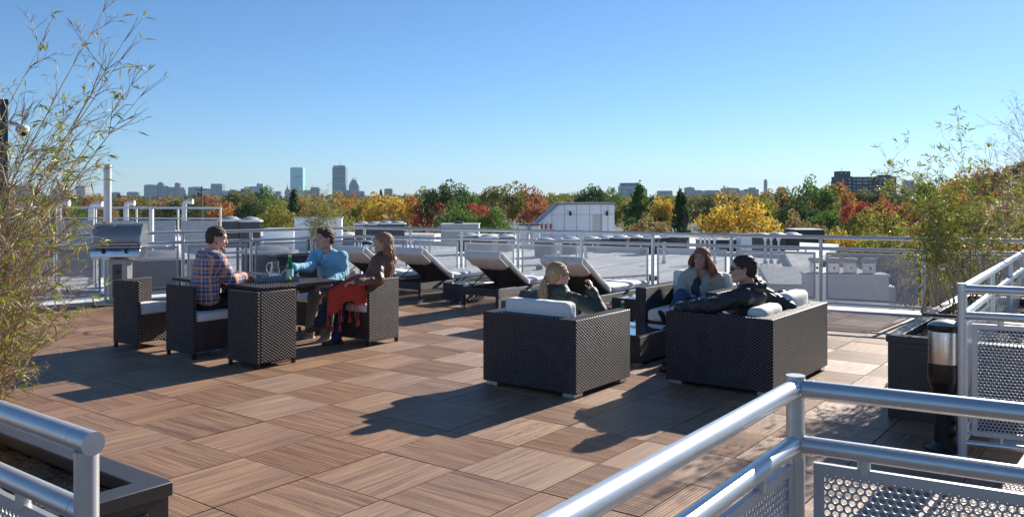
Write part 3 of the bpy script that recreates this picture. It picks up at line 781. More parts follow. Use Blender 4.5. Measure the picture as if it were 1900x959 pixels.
# ------------------------------------------------------------------ grill
M_hood = mat('grill_hood', (.30, .31, .32), .42, metal=.45, var=.06); M_dk = mat('grill_grey', (.10, .10, .11), .5)
gl = Vector((-6.02, 13.0, 0)); gdir = R(12)
t = thing('gas_grill', 'stainless steel gas grill with closed hood by the left railing', 'grill', gl.to_tuple(), gdir)
prof = [(-.25, .90), (-.27, .96), (-.26, 1.06), (-.20, 1.17), (-.10, 1.235), (.05, 1.25), (.18, 1.22), (.25, 1.12), (.26, .90)]
mb = MB(); n = len(prof)
mb.add([(-.34, y, z) for y, z in prof] + [(.34, y, z) for y, z in prof], [tuple(range(n)), tuple(range(2 * n - 1, n - 1, -1))] + [(i, i + n, (i + 1) % n + n, (i + 1) % n) for i in range(n)])
mb.build('hood', M_hood, t, smooth=40)
for s in (-.345, .325): 
    mb = MB(); mb.add([(s, y * 1.01, z) for y, z in prof] + [(s + .02, y * 1.01, z) for y, z in prof], [tuple(range(n)), tuple(range(2 * n - 1, n - 1, -1))] + [(i, i + n, (i + 1) % n + n, (i + 1) % n) for i in range(n)])
    mb.build('hood_end', M_steel, t)
MB().cyl((-.30, -.31, .93), (.30, -.31, .93), .013, n=14).build('hood_handle', M_steel, t, smooth=50)
for s in (-.29, .29): MB().cyl((s, -.31, .93), (s, -.255, .935), .01, n=10).build('handle_mount', M_steel, t, smooth=50)
MB().box(-.34, .34, -.27, .26, .70, .895).build('firebox', M_steel, t, bevel=.01)
mb = MB(); mb.add([(x, y, z) for x in (-.345, .345) for y, z in ((-.27, .88), (-.36, .83), (-.37, .74), (-.27, .70))], [(0, 1, 2, 3), (7, 6, 5, 4), (0, 4, 5, 1), (1, 5, 6, 2), (2, 6, 7, 3), (3, 7, 4, 0)])
mb.build('control_panel', M_steel, t, bevel=.006)
for s in (-.16, .16): MB().cyl((s, -.34, .845), (s, -.385, .815), .026, n=16).build('knob', M_black, t, smooth=40)
MB().box(-.07, .07, -.352, -.34, .80, .845).build('display', M_black, t)
for s in (-1, 1): MB().box(min(s * .36, s * .70), max(s * .36, s * .70), -.24, .22, .865, .895).build('side_shelf', M_steel, t, bevel=.008)
MB().box(-.13, .13, -.17, .17, .05, .70).build('pedestal', mat('grill_pedestal', (.34, .35, .37), .35, metal=.6), t, bevel=.01)
MB().box(-.08, .05, -.178, -.171, .12, .62).build('pedestal_door', M_dk, t); MB().cyl((0, -.18, .50), (0, -.195, .50), .032, n=18).build('gas_dial', M_black, t, smooth=40)
MB().box(-.30, .30, -.28, .26, .0, .05).build('base', mat('grill_base', (.42, .43, .45), .4, metal=.5), t, bevel=.01)

# ------------------------------------------------------------------ wall corner with camera at the left edge
M_wall = mat('blue_grey_cladding', (.035, .045, .07), .5, metal=.2, var=.06)
t = thing('stair_house', 'dark blue-grey metal clad wall corner at the left edge of the photo', 'building', (-9.6, 11.95, 0))
wx = W(15, 300, 11.95).x + 9.6
MB().prism([(0, 0), (wx, 0), (wx - .8, .25), (0, .25)], -.2, 2.93).build('wall', M_wall, t); MB().prism([(-.03, -.03), (wx + .03, -.03), (wx - .75, .28), (-.03, .28)], 2.93, 3.02).build('coping', M_wall, t, bevel=.01)
for k in range(7): MB().box(wx - .30 * k - .004, wx - .30 * k - .016 + .0, -.012, .0, -.2, 2.93).build('seam', M_wall, t)
M_camw = mat('camera_white', (.72, .72, .70), .4)
t = thing('security_camera', 'white dome security camera on a bracket at the left edge', 'camera', (W(15, 300, 12.1).x, 12.15, 2.62))
MB().tube([(0, .02, .08), (.10, 0, .07), (.16, 0, .03)], .03, n=12).build('arm', M_camw, t, smooth=50)
MB().lathe([(.05, .05), (.085, .03), (.092, 0), (.092, -.04), (.075, -.05)], (.18, 0, 0), 20).build('housing', M_camw, t, smooth=50)
MB().ell((.18, 0, -.05), (.07, .07, .065), 18, 10).build('dome', mat('smoked_dome', (.02, .02, .025), .05), t, smooth=80)
# ================================================================== ROOFTOP EQUIPMENT
M_con = mat('condenser_body', (.055, .058, .06), .55, metal=.2); M_con2 = mat('unit_panel', (.42, .42, .40), .5); M_top = mat('unit_top', (.55, .56, .57), .45, metal=.3)
M_pvc = mat('vent_white', (.56, .56, .56), .45); M_wpan = mat('white_panel', (.78, .79, .81), .55, var=.04, vscale=1.5); M_dkg = mat('dark_grille', (.035, .037, .04), .6)
def condenser(label, u, vtop, d, w=.78, h=.85, group='rooftop condensers', zb=None, slats=True, rz=None):
    p = W(u, vtop, d); z1 = p.z; zb_ = z1 - h
    t = thing('condenser', label, 'condenser', (p.x, p.y, zb_), TH if rz is None else rz, group)
    MB().box(-w / 2, w / 2, -w / 2, w / 2, 0, h - .07).build('coil', M_dkg, t, bevel=.03)
    mb = MB()
    for z in np.arange(.06, h - .1, .055 if slats else .12):
        mb.box(-w / 2 - .012, w / 2 + .012, -w / 2 - .012, w / 2 + .012, z, z + .014)
    for a in (-1, 0, 1):
        mb.box(a * w * .47 - .02, a * w * .47 + .02, -w / 2 - .018, w / 2 + .018, 0.001, h - .08).box(-w / 2 - .018, w / 2 + .018, a * w * .47 - .02, a * w * .47 + .02, .001, h - .08)
    mb.build('louvre_cage', M_con, t, kind='stuff')
    MB().lathe([(w * .70, h - .08), (w * .70, h - .03), (w * .55, h), (w * .52, h - .02)], n=4 if False else 20).build('top_cover', M_top, t, smooth=30)
    MB().lathe([(w * .50, h), (w * .35, h + .06), (w * .1, h + .085), (0, h + .085)], n=20).build('fan_guard', M_top, t, smooth=40)
    gz = terrain_z(p.x, p.y); floor_z = -1.0 if p.y < 46 else -1.75
    if zb_ > floor_z + .05:
        mb = MB()
        for a in (-1, 1):
            for b in (-1, 1): mb.box(a * w * .42 - .03, a * w * .42 + .03, b * w * .42 - .03, b * w * .42 + .03, floor_z - zb_, -.001)
        mb.build('stand', M_con, t, kind='stuff')
    return t
condenser('large grey condenser seen through the railing just right of the grill', 299, 472, 17.2, 1.0, 1.15, rz=R(10))
condenser('large grey condenser seen through the railing left of the green bottle', 498, 462, 18.5, .92, 1.1, rz=R(10))
condenser('dark condenser above the railing, directly right of the plaid-shirted man', 428, 406, 28, .54, .95, rz=R(14))
condenser('dark condenser above the railing, second to the right of the plaid-shirted man', 465, 407, 28, .58, .95, rz=R(14))
small = [(672, 414, 42), (694, 414, 42), (716, 413, 42), (738, 413, 42)]
posn = ['leftmost', 'second', 'third', 'rightmost']
for i, (u, v, d) in enumerate(small): condenser(f'small dark condenser above the railing, {posn[i]} of the four by the bare shrubs', u, v, d, .62, .8, rz=R(4), slats=False)
row = [(1058, 441, 40), (1095, 440, 42), (1122, 439, 44), (1150, 438, 42), (1176, 437, 44), (1206, 438, 40), (1236, 437, 42), (1262, 436, 41), (1012, 443, 38), (905, 437, 40), (936, 436, 42), (870, 434, 40), (1412, 434, 40), (1440, 433, 41), (1468, 433, 42)]
ORD = ['first', 'second', 'third', 'fourth', 'fifth', 'sixth', 'seventh', 'eighth', 'ninth', 'tenth', 'eleventh', 'twelfth', 'thirteenth', 'fourteenth', 'last']
row.sort()
for k, (u, v, d) in enumerate(row): condenser(f'low round-topped condenser, {ORD[k]} from the left in the line above the far railing', u, v + 1, d, .75, .8, rz=R(-20), slats=False, group='line of condensers above the far railing')
row2 = [(620, 432, 44), (640, 434, 46), (590, 440, 40)]
for k, (u, v, d) in enumerate(sorted(row2)): condenser(f"low condenser by the white wall, {['left', 'middle', 'right'][k]} of the three behind the blue-shirted man", u, v, d, .7, .7, group='condensers by the white wall', slats=False)
# packaged unit
def roofbox(label, u0, u1, v, d, dep, zb, m, name='rooftop_unit', cat='rooftop unit', det=True):
    a = W(u0, v, d); b = W(u1, v, d); t = thing(name, label, cat, (a.x, a.y, zb), 0); Wd = b.x - a.x; H = a.z - zb
    MB().box(0, Wd, 0, dep, 0, H).build('casing', m, t, bevel=.02)
    MB().box(-.04, Wd + .04, -.04, dep + .04, H, H + .05).build('top_cover', M_top, t, bevel=.01)
    if det:
        n = max(2, int(Wd / 1.0))
        for i in range(n): MB().box(i * Wd / n + .04, (i + 1) * Wd / n - .04, -.02, 0.001, .1, H - .1).build('access_panel', m, t, bevel=.01)
        MB().box(Wd * .55, Wd * .68, -.05, -.021, H * .35, H * .75).build('warning_panel', mat('yellow_sign', (.6, .5, .03), .5), t)
        MB().lathe([(.3, H + .05), (.3, H + .18), (.0, H + .2)], (Wd * .45, dep / 2, 0), 16).build('fan', M_dkg, t, smooth=40)
    return t
roofbox('grey packaged rooftop unit with a yellow sticker above the railing at the centre', 818, 888, 417, 52, 2, -1.75, M_con2)
roofbox('long low white rooftop duct just right of the small dark condensers', 690, 806, 437, 56, 1.5, -1.75, M_wpan, 'roof_duct', 'duct', False)
roofbox('pale blue-grey screen wall above the railing behind the blue-shirted man', 546, 634, 405, 40, .25, -1.0, M_wpan, 'screen_wall', 'wall', False)
roofbox('low white rooftop cabinet left of the pale screen wall', 488, 545, 426, 42, 1.2, -1.0, M_wpan, 'rooftop_cabinet', 'cabinet', False)
roofbox('long low dark rooftop unit behind the railing at the right of the khaki jacket', 1300, 1372, 446, 44, 1.2, -1.75, M_dkg, 'rooftop_unit', 'rooftop unit', False)
roofbox('flat white skylight box above the railing between khaki jacket and dark-haired man', 1375, 1398, 437, 43, 1.2, -1.75, M_wpan, 'skylight', 'skylight', False)
roofbox('low dark penthouse with pale roof just left of the yellow bush at the right', 1478, 1530, 427, 70, 3, -4, M_dkg, 'penthouse', 'building', False)
# stair bulkhead with sloping roof edge
p0 = W(993, 440, 50); sx = 50 / F
t = thing('roof_bulkhead', 'white panelled rooftop stair house with a sloping left roof and a door', 'building', (p0.x, 50, -1.75), 0)
def bx_(u, v): q = W(u, v, 50); return (q.x - p0.x, q.z + 1.75)
prof = [bx_(990, 455), (bx_(990, 0)[0], 0), (bx_(1140, 0)[0], 0), bx_(1140, 380), bx_(1035, 380), bx_(994, 418)]
prof = [(bx_(985, 0)[0], 0), (bx_(1140, 0)[0], 0), bx_(1140, 379), bx_(1036, 379), bx_(985, 424)]
def ext(prof, y0, y1):
    n = len(prof); mb = MB(); mb.add([(x, y0, z) for x, z in prof] + [(x, y1, z) for x, z in prof], [tuple(range(n)), tuple(range(2 * n - 1, n - 1, -1))] + [(i, i + n, (i + 1) % n + n, (i + 1) % n) for i in range(n)]); return mb
ext(prof, 0, 3.2).build('wall', M_wpan, t)
th = .13
def rim(p, q): 
    return MB().obox((p[0], 1.6, p[1]), (q[0], 1.6, q[1]), 3.5, th)
M_trim = mat('roof_trim', (.22, .24, .26), .5)
rim((bx_(1143, 0)[0], bx_(0, 378)[1]), (bx_(1034, 0)[0], bx_(0, 378)[1])).build('roof_edge', M_trim, t); rim((bx_(1036, 0)[0], bx_(0, 378)[1]), (bx_(982, 0)[0], bx_(0, 426)[1])).build('roof_edge', M_trim, t)
for u in (1024, 1047, 1070, 1094, 1115, 1128):
    x = bx_(u, 0)[0]; zt = bx_(0, 381)[1] if u > 1036 else bx_(0, 391)[1]
    MB().box(x - .012, x + .012, -.012, .0, .02, zt).build('panel_joint', M_trim, t)
for v in (398, 430):
    z = bx_(0, v)[1]; MB().box(bx_(1024 if v < 420 else 990, 0)[0], bx_(1139, 0)[0], -.011, .001, z - .01, z + .01).build('panel_joint', M_trim, t)
x0, z1 = bx_(1100, 399); x1 = bx_(1115, 0)[0]
dr = MB().box(x0, x1, -.03, -.013, 0, z1).build('door', mat('door_cream', (.55, .53, .46), .5), t); MB().box(x1 - .09, x1 - .04, -.07, -.031, .85, .95).build('handle', M_trim, dr)
MB().box(x1 - .004, x1 + .04, -.05, -.012, 0, z1 + .05).build('door_frame', M_trim, t)
for u in (1058, 1126):
    x, z = bx_(u, 396); MB().box(x - .07, x + .07, -.16, -.013, z - .14, z + .12).build('wall_lamp', M_dkg, t, bevel=.03)
for k, u in enumerate((972, 993)):
    p = W(u, 417, 46); t = thing('round_tank', ('left' if k == 0 else 'right') + ' one of two round galvanised drums beside the rooftop stair house', 'drum', (p.x, p.y, -1.75), 0, 'galvanised drums')
    MB().lathe([(.27, 0), (.27, p.z + 1.75)], n=18).build('shell', M_top, t, smooth=40)
    MB().lathe([(.29, p.z + 1.70), (.29, p.z + 1.78), (0, p.z + 1.80)], n=18).build('lid', M_con, t, smooth=40)
    for z in (.5, .8, 1.1): MB().lathe([(.272, z), (.282, z + .015), (.272, z + .03)], n=18).build('hoop', M_con, t, smooth=40)
M_red = mat('red_valve', (.45, .03, .03), .5)
p = W(1004, 416, 44); t = thing('valve_rack', 'rack of three red valves on pipes before the rooftop stair house', 'valve rack', (p.x, 44, -1.75))
for k in range(3):
    x = k * .24; MB().cyl((x, 0, 0), (x, 0, 2.0), .018, n=8).build('pipe', M_trim, t, smooth=40); MB().box(x - .05, x + .05, -.04, .04, 1.78, 2.04).build('valve', M_red, t, bevel=.015); MB().box(x - .04, x + .04, -.04, .04, .9, 1.0).build('valve', M_red, t, bevel=.015)
    MB().cyl((x + .08, -.02, 1.8), (x + .08, -.02, 2.1), .02, n=8).build('valve_stem', M_dkg, t, smooth=40)
MB().box(-.1, .75, .04, .06, 1.7, 1.75).build('rack_bar', M_trim, t)
for k, (xa, ya, xb, yb) in enumerate(((-9, 24, 1, 31), (-4, 21, 4.5, 27), (-16, 30, -8, 40))):
    t = thing('roof_pipe', ['pipe run on blocks across the middle of the white roof', 'shorter pipe run on blocks on the near part of the white roof', 'pipe run on blocks far left on the white roof'][k], 'pipe')
    MB().cyl((xa, ya, -.82), (xb, yb, -.82), .035, n=8).build('pipe', M_con2, t, smooth=50)
    for i in range(6):
        f_ = i / 5; x_, y_ = xa + (xb - xa) * f_, ya + (yb - ya) * f_; MB().box(x_ - .12, x_ + .12, y_ - .06, y_ + .06, -1.0, -.855).build('block', M_dkg, t)
# goose-neck vents and poles
def vent(label, u, vtop, d, r=.09, turn=1, zb=-1.0, group='white gooseneck vents'):
    p = W(u, vtop, d); t = thing('vent_pipe', label, 'vent', (p.x, p.y, zb), 0, group); h = p.z - zb
    r = r * .8; pts = [(0, 0, 0), (0, 0, h - r * 2.2)] + [(turn * r * 1.5 * (1 - math.cos(a)), 0, h - r * 2.2 + r * 1.5 * math.sin(a)) for a in (.5, 1.0, 1.5)] + [(turn * r * 3.2, 0, h - r * .9)]
    MB().tube(pts, r, n=12).build('pipe', M_pvc, t, smooth=60)
    MB().cyl((turn * r * 3.0, 0, h - r * .9), (turn * r * 3.6, 0, h - r * .9), r * 1.15, n=12).build('mouth', M_pvc, t, smooth=40)
vent('white gooseneck vent above the screen fence, right of the tall white pole', 234, 373, 28, .10)
vent('white gooseneck vent above the screen fence, right of the first skyline towers', 342, 370, 28, .10)
for k, (u, v) in enumerate(((36, 374), (86, 378), (108, 372), (170, 375))): vent(f'white vent pipe half hidden by the tall bamboo, {ORD[k]} from the left', u, v, 26, .12, group='vents behind the bamboo')
p = W(199.5, 305, 17.5); o = MB().lathe([(.075, 0), (.075, p.z + 1.0), (0, p.z + 1.005)], n=18).build('vent_pole', M_pvc, smooth=50); o.location = (p.x, p.y, -1.0); tag(o, 'tall white pole rising behind the gas grill', 'pole')
p = W(990, 408, 45); o = MB().lathe([(.045, 0), (.045, p.z + 1.75), (0, p.z + 1.75)], n=12).build('vent_pole', M_pvc, smooth=50); o.location = (W(954.5, 0, 45).x, 45, -1.75); tag(o, 'short thin white pole left of the galvanised drums', 'pole')
for kk, (u, v) in enumerate(sorted(((779, 442), (788, 441), (797, 442), (1032, 452), (1040, 452), (1232, 449), (1300, 437), (1308, 437), (1316, 437), (1326, 440), (1420, 441), (1431, 440), (1445, 441), (1075, 455), (1085, 455)))):
    q = W(u, v, 34); t_ = MB().lathe([(.09, 0), (.09, .12), (.045, .14), (.045, q.z + 1.0 - .12), (.085, q.z + 1.0 - .1), (.085, q.z + .98), (0, q.z + 1.0)], n=12).build('roof_vent', M_pvc, smooth=40)
    t_.location = (q.x, q.y, -1.0); tag(t_, f'small white roof vent beyond the far railing, {ORD[kk]} from the left', 'vent', 'small white roof vents')
# screen fence at the left
t = thing('screen_fence', 'white framed mechanical screen fence on the left roof beyond the railing', 'fence')
f0 = W(-40, 392, 25.5); f1 = W(409, 386, 24); fd = (f1 - f0); fd.z = 0; L = fd.length; fd.normalize(); zt = f1.z
n = 6
M_scr = mat('screen_mesh', (.34, .36, .38), .5, metal=.3)
for z, r_ in ((zt, .055), (zt - .30, .035)): MB().obox((f0.x, f0.y, z), (f1.x, f1.y, z), r_ * 1.1, r_ * 1.1).build('rail', M_pvc, t)
for i in range(n + 1):
    q = f0 + fd * (L * i / n); MB().obox((q.x, q.y, -1.0), (q.x, q.y, zt + .03), .045, .045, up=Vector((0, 1, 0))).build('post', M_pvc, t)
sm_ = FAR_SHEET
for i in range(n):
    a = f0 + fd * (L * i / n + .09); b = f0 + fd * (L * (i + 1) / n - .09); M, LL = span_matrix(a, b, -.7)
    MB().box(0, LL, .0, .012, 0, zt - .36 + .7).build('screen_panel', M_scr, t, M=M)
# second fence line further left in front, white posts
q = W(281, 388, 21); o = MB().obox((q.x, q.y, -1), (q.x, q.y, q.z), .09, .09, up=Vector((0, 1, 0))).build('fence_post', M_pvc); tag(o, 'white square post rising in front of the screen fence', 'post')
# chimney block with four metal vents, seen through the right railing
M_brick = mat('white_masonry', (.62, .60, .57), .85, var=.08)
pa = W(1497, 512, 17.5)
t = thing('chimney_block', 'white masonry block with a row of metal vents seen through the right railing', 'chimney', (pa.x, 17.5, -1.0), R(-8))
MB().box(0, 1.62, 0, .55, 0, pa.z + 1).build('masonry', M_brick, t, bevel=.015); MB().box(-.03, 1.65, -.03, .58, pa.z + 1, pa.z + 1.05).build('coping', M_white, t, bevel=.01)
for k, x in enumerate((.24, .58, .92, 1.30)):
    v = MB().box(x - .11, x + .11, .16, .38, pa.z + 1.05, pa.z + 1.27).build('flue', M_steel, t, bevel=.01)
    MB().box(x - .13, x + .13, .13, .41, pa.z + 1.27, pa.z + 1.36).build('flue_cap', M_hood, v, bevel=.02)
    MB().cyl((x, .155, pa.z + 1.16), (x, .15, pa.z + 1.16), .025, n=10).build('flue_hole', M_dkg, v)
pb = G(1340, 500, -.95)
o = MB().box(0, 2.6, 0, 5, 0, .75).build('roof_hatch', M_con2, bevel=.03); o.location = (5.6, 18.5, -1.0); o.rotation_euler = (0, 0, R(-14)); tag(o, 'long grey low roof enclosure seen through the railing behind the black-jacketed man', 'roof enclosure')

# ================================================================== TREES
def leaf_mat():
    m, g, p = new_mat('foliage')
    oi = g.node('ShaderNodeObjectInfo'); at = g.node('ShaderNodeAttribute', attribute_name='tint')
    hs = g.node('ShaderNodeHueSaturation'); g.l.new(oi.outputs['Color'], hs.inputs['Color'])
    g.put(hs.inputs['Hue'], g.rangev(at.outputs['Fac'], 0, 1, .475, .525)); g.put(hs.inputs['Value'], g.rangev(at.outputs['Fac'], 0, 1, .55, 1.5))
    g.l.new(hs.outputs[0], p.inputs['Base Color']); p.inputs['Roughness'].default_value = .65; p.inputs['Specular IOR Level'].default_value = .25
    tr = g.node('ShaderNodeBsdfTranslucent'); g.l.new(hs.outputs[0], tr.inputs[0]); mx = g.node('ShaderNodeMixShader'); mx.inputs[0].default_value = .4
    out = m.node_tree.nodes['Material Output']; g.l.new(p.outputs[0], mx.inputs[1]); g.l.new(tr.outputs[0], mx.inputs[2]); g.l.new(mx.outputs[0], out.inputs[0])
    return m
LEAF = leaf_mat(); BARK = mat('bark_wood', (.10, .08, .065), .9, var=.3)
def leaf_quads(C, tint, size, rg):
    n = len(C); a = rg.normal(size=(n, 3)); a /= np.linalg.norm(a, axis=1)[:, None]; b = rg.normal(size=(n, 3)); b -= (b * a).sum(1)[:, None] * a; b /= np.linalg.norm(b, axis=1)[:, None]
    s = size * rg.uniform(.6, 1.3, n)[:, None]; V = np.stack([C - a * s, C + b * s * .6, C + a * s, C - b * s * .6], 1).reshape(-1, 3)
    return V, np.arange(4 * n).reshape(-1, 4), np.repeat(tint, 4)
def crown_mesh(kind, seed):
    rg = np.random.default_rng(seed); C = []; T = []
    if kind == 'broad' or kind == 'wide':
        k = 64; per = 62
        rx, rz = (.42, .36) if kind == 'broad' else (.5, .33); zc = .60 if kind == 'broad' else .62
        for i in range(k):
            d = rg.normal(size=3); d /= np.linalg.norm(d); d[2] = abs(d[2]) if rg.random() < .72 else d[2] * .7
            r = rg.uniform(.55, 1.0) ** .5; lump = 1 + .09 * math.sin(d[0] * 5 + seed) * math.cos(d[1] * 4 + seed * 2)
            c = np.array([d[0] * rx * r, d[1] * rx * r, zc + d[2] * rz * r]) * lump
            cr = rg.uniform(.085, .125); q = rg.normal(size=(per, 3)); q /= np.linalg.norm(q, axis=1)[:, None]; q *= rg.uniform(.5, 1, per)[:, None] ** .4 * cr; q[:, 2] *= .75
            C.append(c + q); T.append(np.clip(rg.uniform(.2, .8) + rg.normal(0, .12, per), 0, 1))
    elif kind == 'conifer':
        for i in range(130):
            z = rg.uniform(.12, .99); a = rg.uniform(0, 6.28); r = (1 - z) ** .75 * .25 + .01; tip = np.array([math.cos(a) * r, math.sin(a) * r, z - .05])
            t = rg.uniform(.15, 1, 34)[:, None]; C.append(np.array([0, 0, z]) * (1 - t) + tip * t + rg.normal(0, .012, (34, 3))); T.append(np.clip(rg.uniform(.2, .8) + rg.normal(0, .1, 34), 0, 1))
    else:
        for i in range(40):
            c = rg.normal(size=3) * np.array([.3, .3, .2]) + np.array([0, 0, .55]); C.append(c + np.clip(rg.normal(0, .1, (12, 3)), -.12, .12)); T.append(rg.uniform(.1, .9, 12))
    C = np.concatenate(C); T = np.concatenate(T); size = {'broad': .021, 'wide': .020, 'conifer': .014, 'bare': .010}[kind]
    V, Fc, tt = leaf_quads(C, T, size, rg); me = np_mesh('crown', V, Fc, LEAF, smooth=False)
    at = me.attributes.new('tint', 'FLOAT', 'POINT'); at.data.foreach_set('value', tt.astype(np.float32)); return me
def trunk_mesh(kind, seed):
    r = random.Random(seed); mb = MB(); top = .95 if kind == 'conifer' else .72
    pts = [Vector((r.uniform(-.02, .02) * i, r.uniform(-.02, .02) * i, top * i / 5)) for i in range(6)]
    mb.tube(pts, [.028, .022, .018, .014, .009, .004], n=7)
    n = 10 if kind == 'conifer' else (70 if kind == 'bare' else 14)
    for k in range(n):
        z = r.uniform(.22, top * .9); a = r.uniform(0, 6.28); L = r.uniform(.15, .38) * (1 - z * .4); i = int(z / top * 5); p = pts[i].lerp(pts[min(i + 1, 5)], z / top * 5 - i)
        el = r.uniform(.3, 1.2); q = p + Vector((math.cos(a) * math.cos(el), math.sin(a) * math.cos(el), math.sin(el))) * L; m_ = p.lerp(q, .5) + Vector((r.uniform(-.02, .02), r.uniform(-.02, .02), .02))
        mb.tube([p, m_, q], [.009, .006, .0025], n=5, caps=False)
        if kind == 'bare':
            for _ in range(9):
                b = m_.lerp(q, r.uniform(-.4, 1)); e = b + Vector((r.gauss(0, 1), r.gauss(0, 1), abs(r.gauss(0, 1)) + .5)).normalized() * r.uniform(.08, .2); mb.tube([b, e], [.0028, .001], n=3, caps=False)
    return mb.mesh('trunk', BARK, 60)
CR = {k: [crown_mesh(k, 10 * i + j) for j in range(n)] for i, (k, n) in enumerate((('broad', 4), ('wide', 3), ('conifer', 2), ('bare', 2)))}
TK = {k: [trunk_mesh(k, j) for j in range(2)] for k in CR}
PAL = dict(dg=(.060, .105, .030), g=(.115, .195, .035), yg=(.28, .27, .045), yel=(.56, .38, .055), orr=(.46, .22, .055), rd=(.42, .10, .06), rb=(.36, .155, .07), br=(.32, .225, .095), gr=(.30, .25, .22), ol=(.185, .185, .05))
CN = dict(dg='dark green', g='bright green', yg='yellow-green', yel='golden yellow', orr='orange', rd='crimson red', rb='rusty red', br='brown-gold', gr='bare grey', ol='olive green')
_tc = [0]
def tree(u, vtop, hw, d, col, kind='broad', label=None, group=None):
    i = _tc[0]; _tc[0] += 1; k = {'broad': 'broad', 'wide': 'wide', 'con': 'conifer', 'bare': 'bare'}[kind]
    p = W(u, vtop, d); gz = terrain_z(p.x, p.y); H = p.z - gz; rad = hw * d / F
    wr = {'broad': .47, 'wide': .55, 'conifer': .2, 'bare': .42}[k]; s = H; top = {'broad': 1.0, 'wide': 1.0, 'conifer': .99, 'bare': 1.0}[k]
    t = thing('tree', label or f'{CN[col]} tree', 'tree', (p.x, p.y, gz), random.uniform(0, 6.28), group)
    c = link('crown', random.choice(CR[k]), t); w = rad / wr * 1.18
    c.scale = (w, w, H / top) if k != 'bare' else (w, w, H); c.color = (*PAL[col], 1)
    if k in ('broad', 'wide') and H > w * 1.35:        # crown keeps its shape on a longer trunk
        hh = min(max(w * 1.12, H * .6), w * 1.4); c.scale = (w, w, hh); c.location = (0, 0, H - hh)
    tk = link('trunk', random.choice(TK[k]), t); tk.scale = (w * (.8 if k != 'bare' else 1), w * (.8 if k != 'bare' else 1), H)
    return t
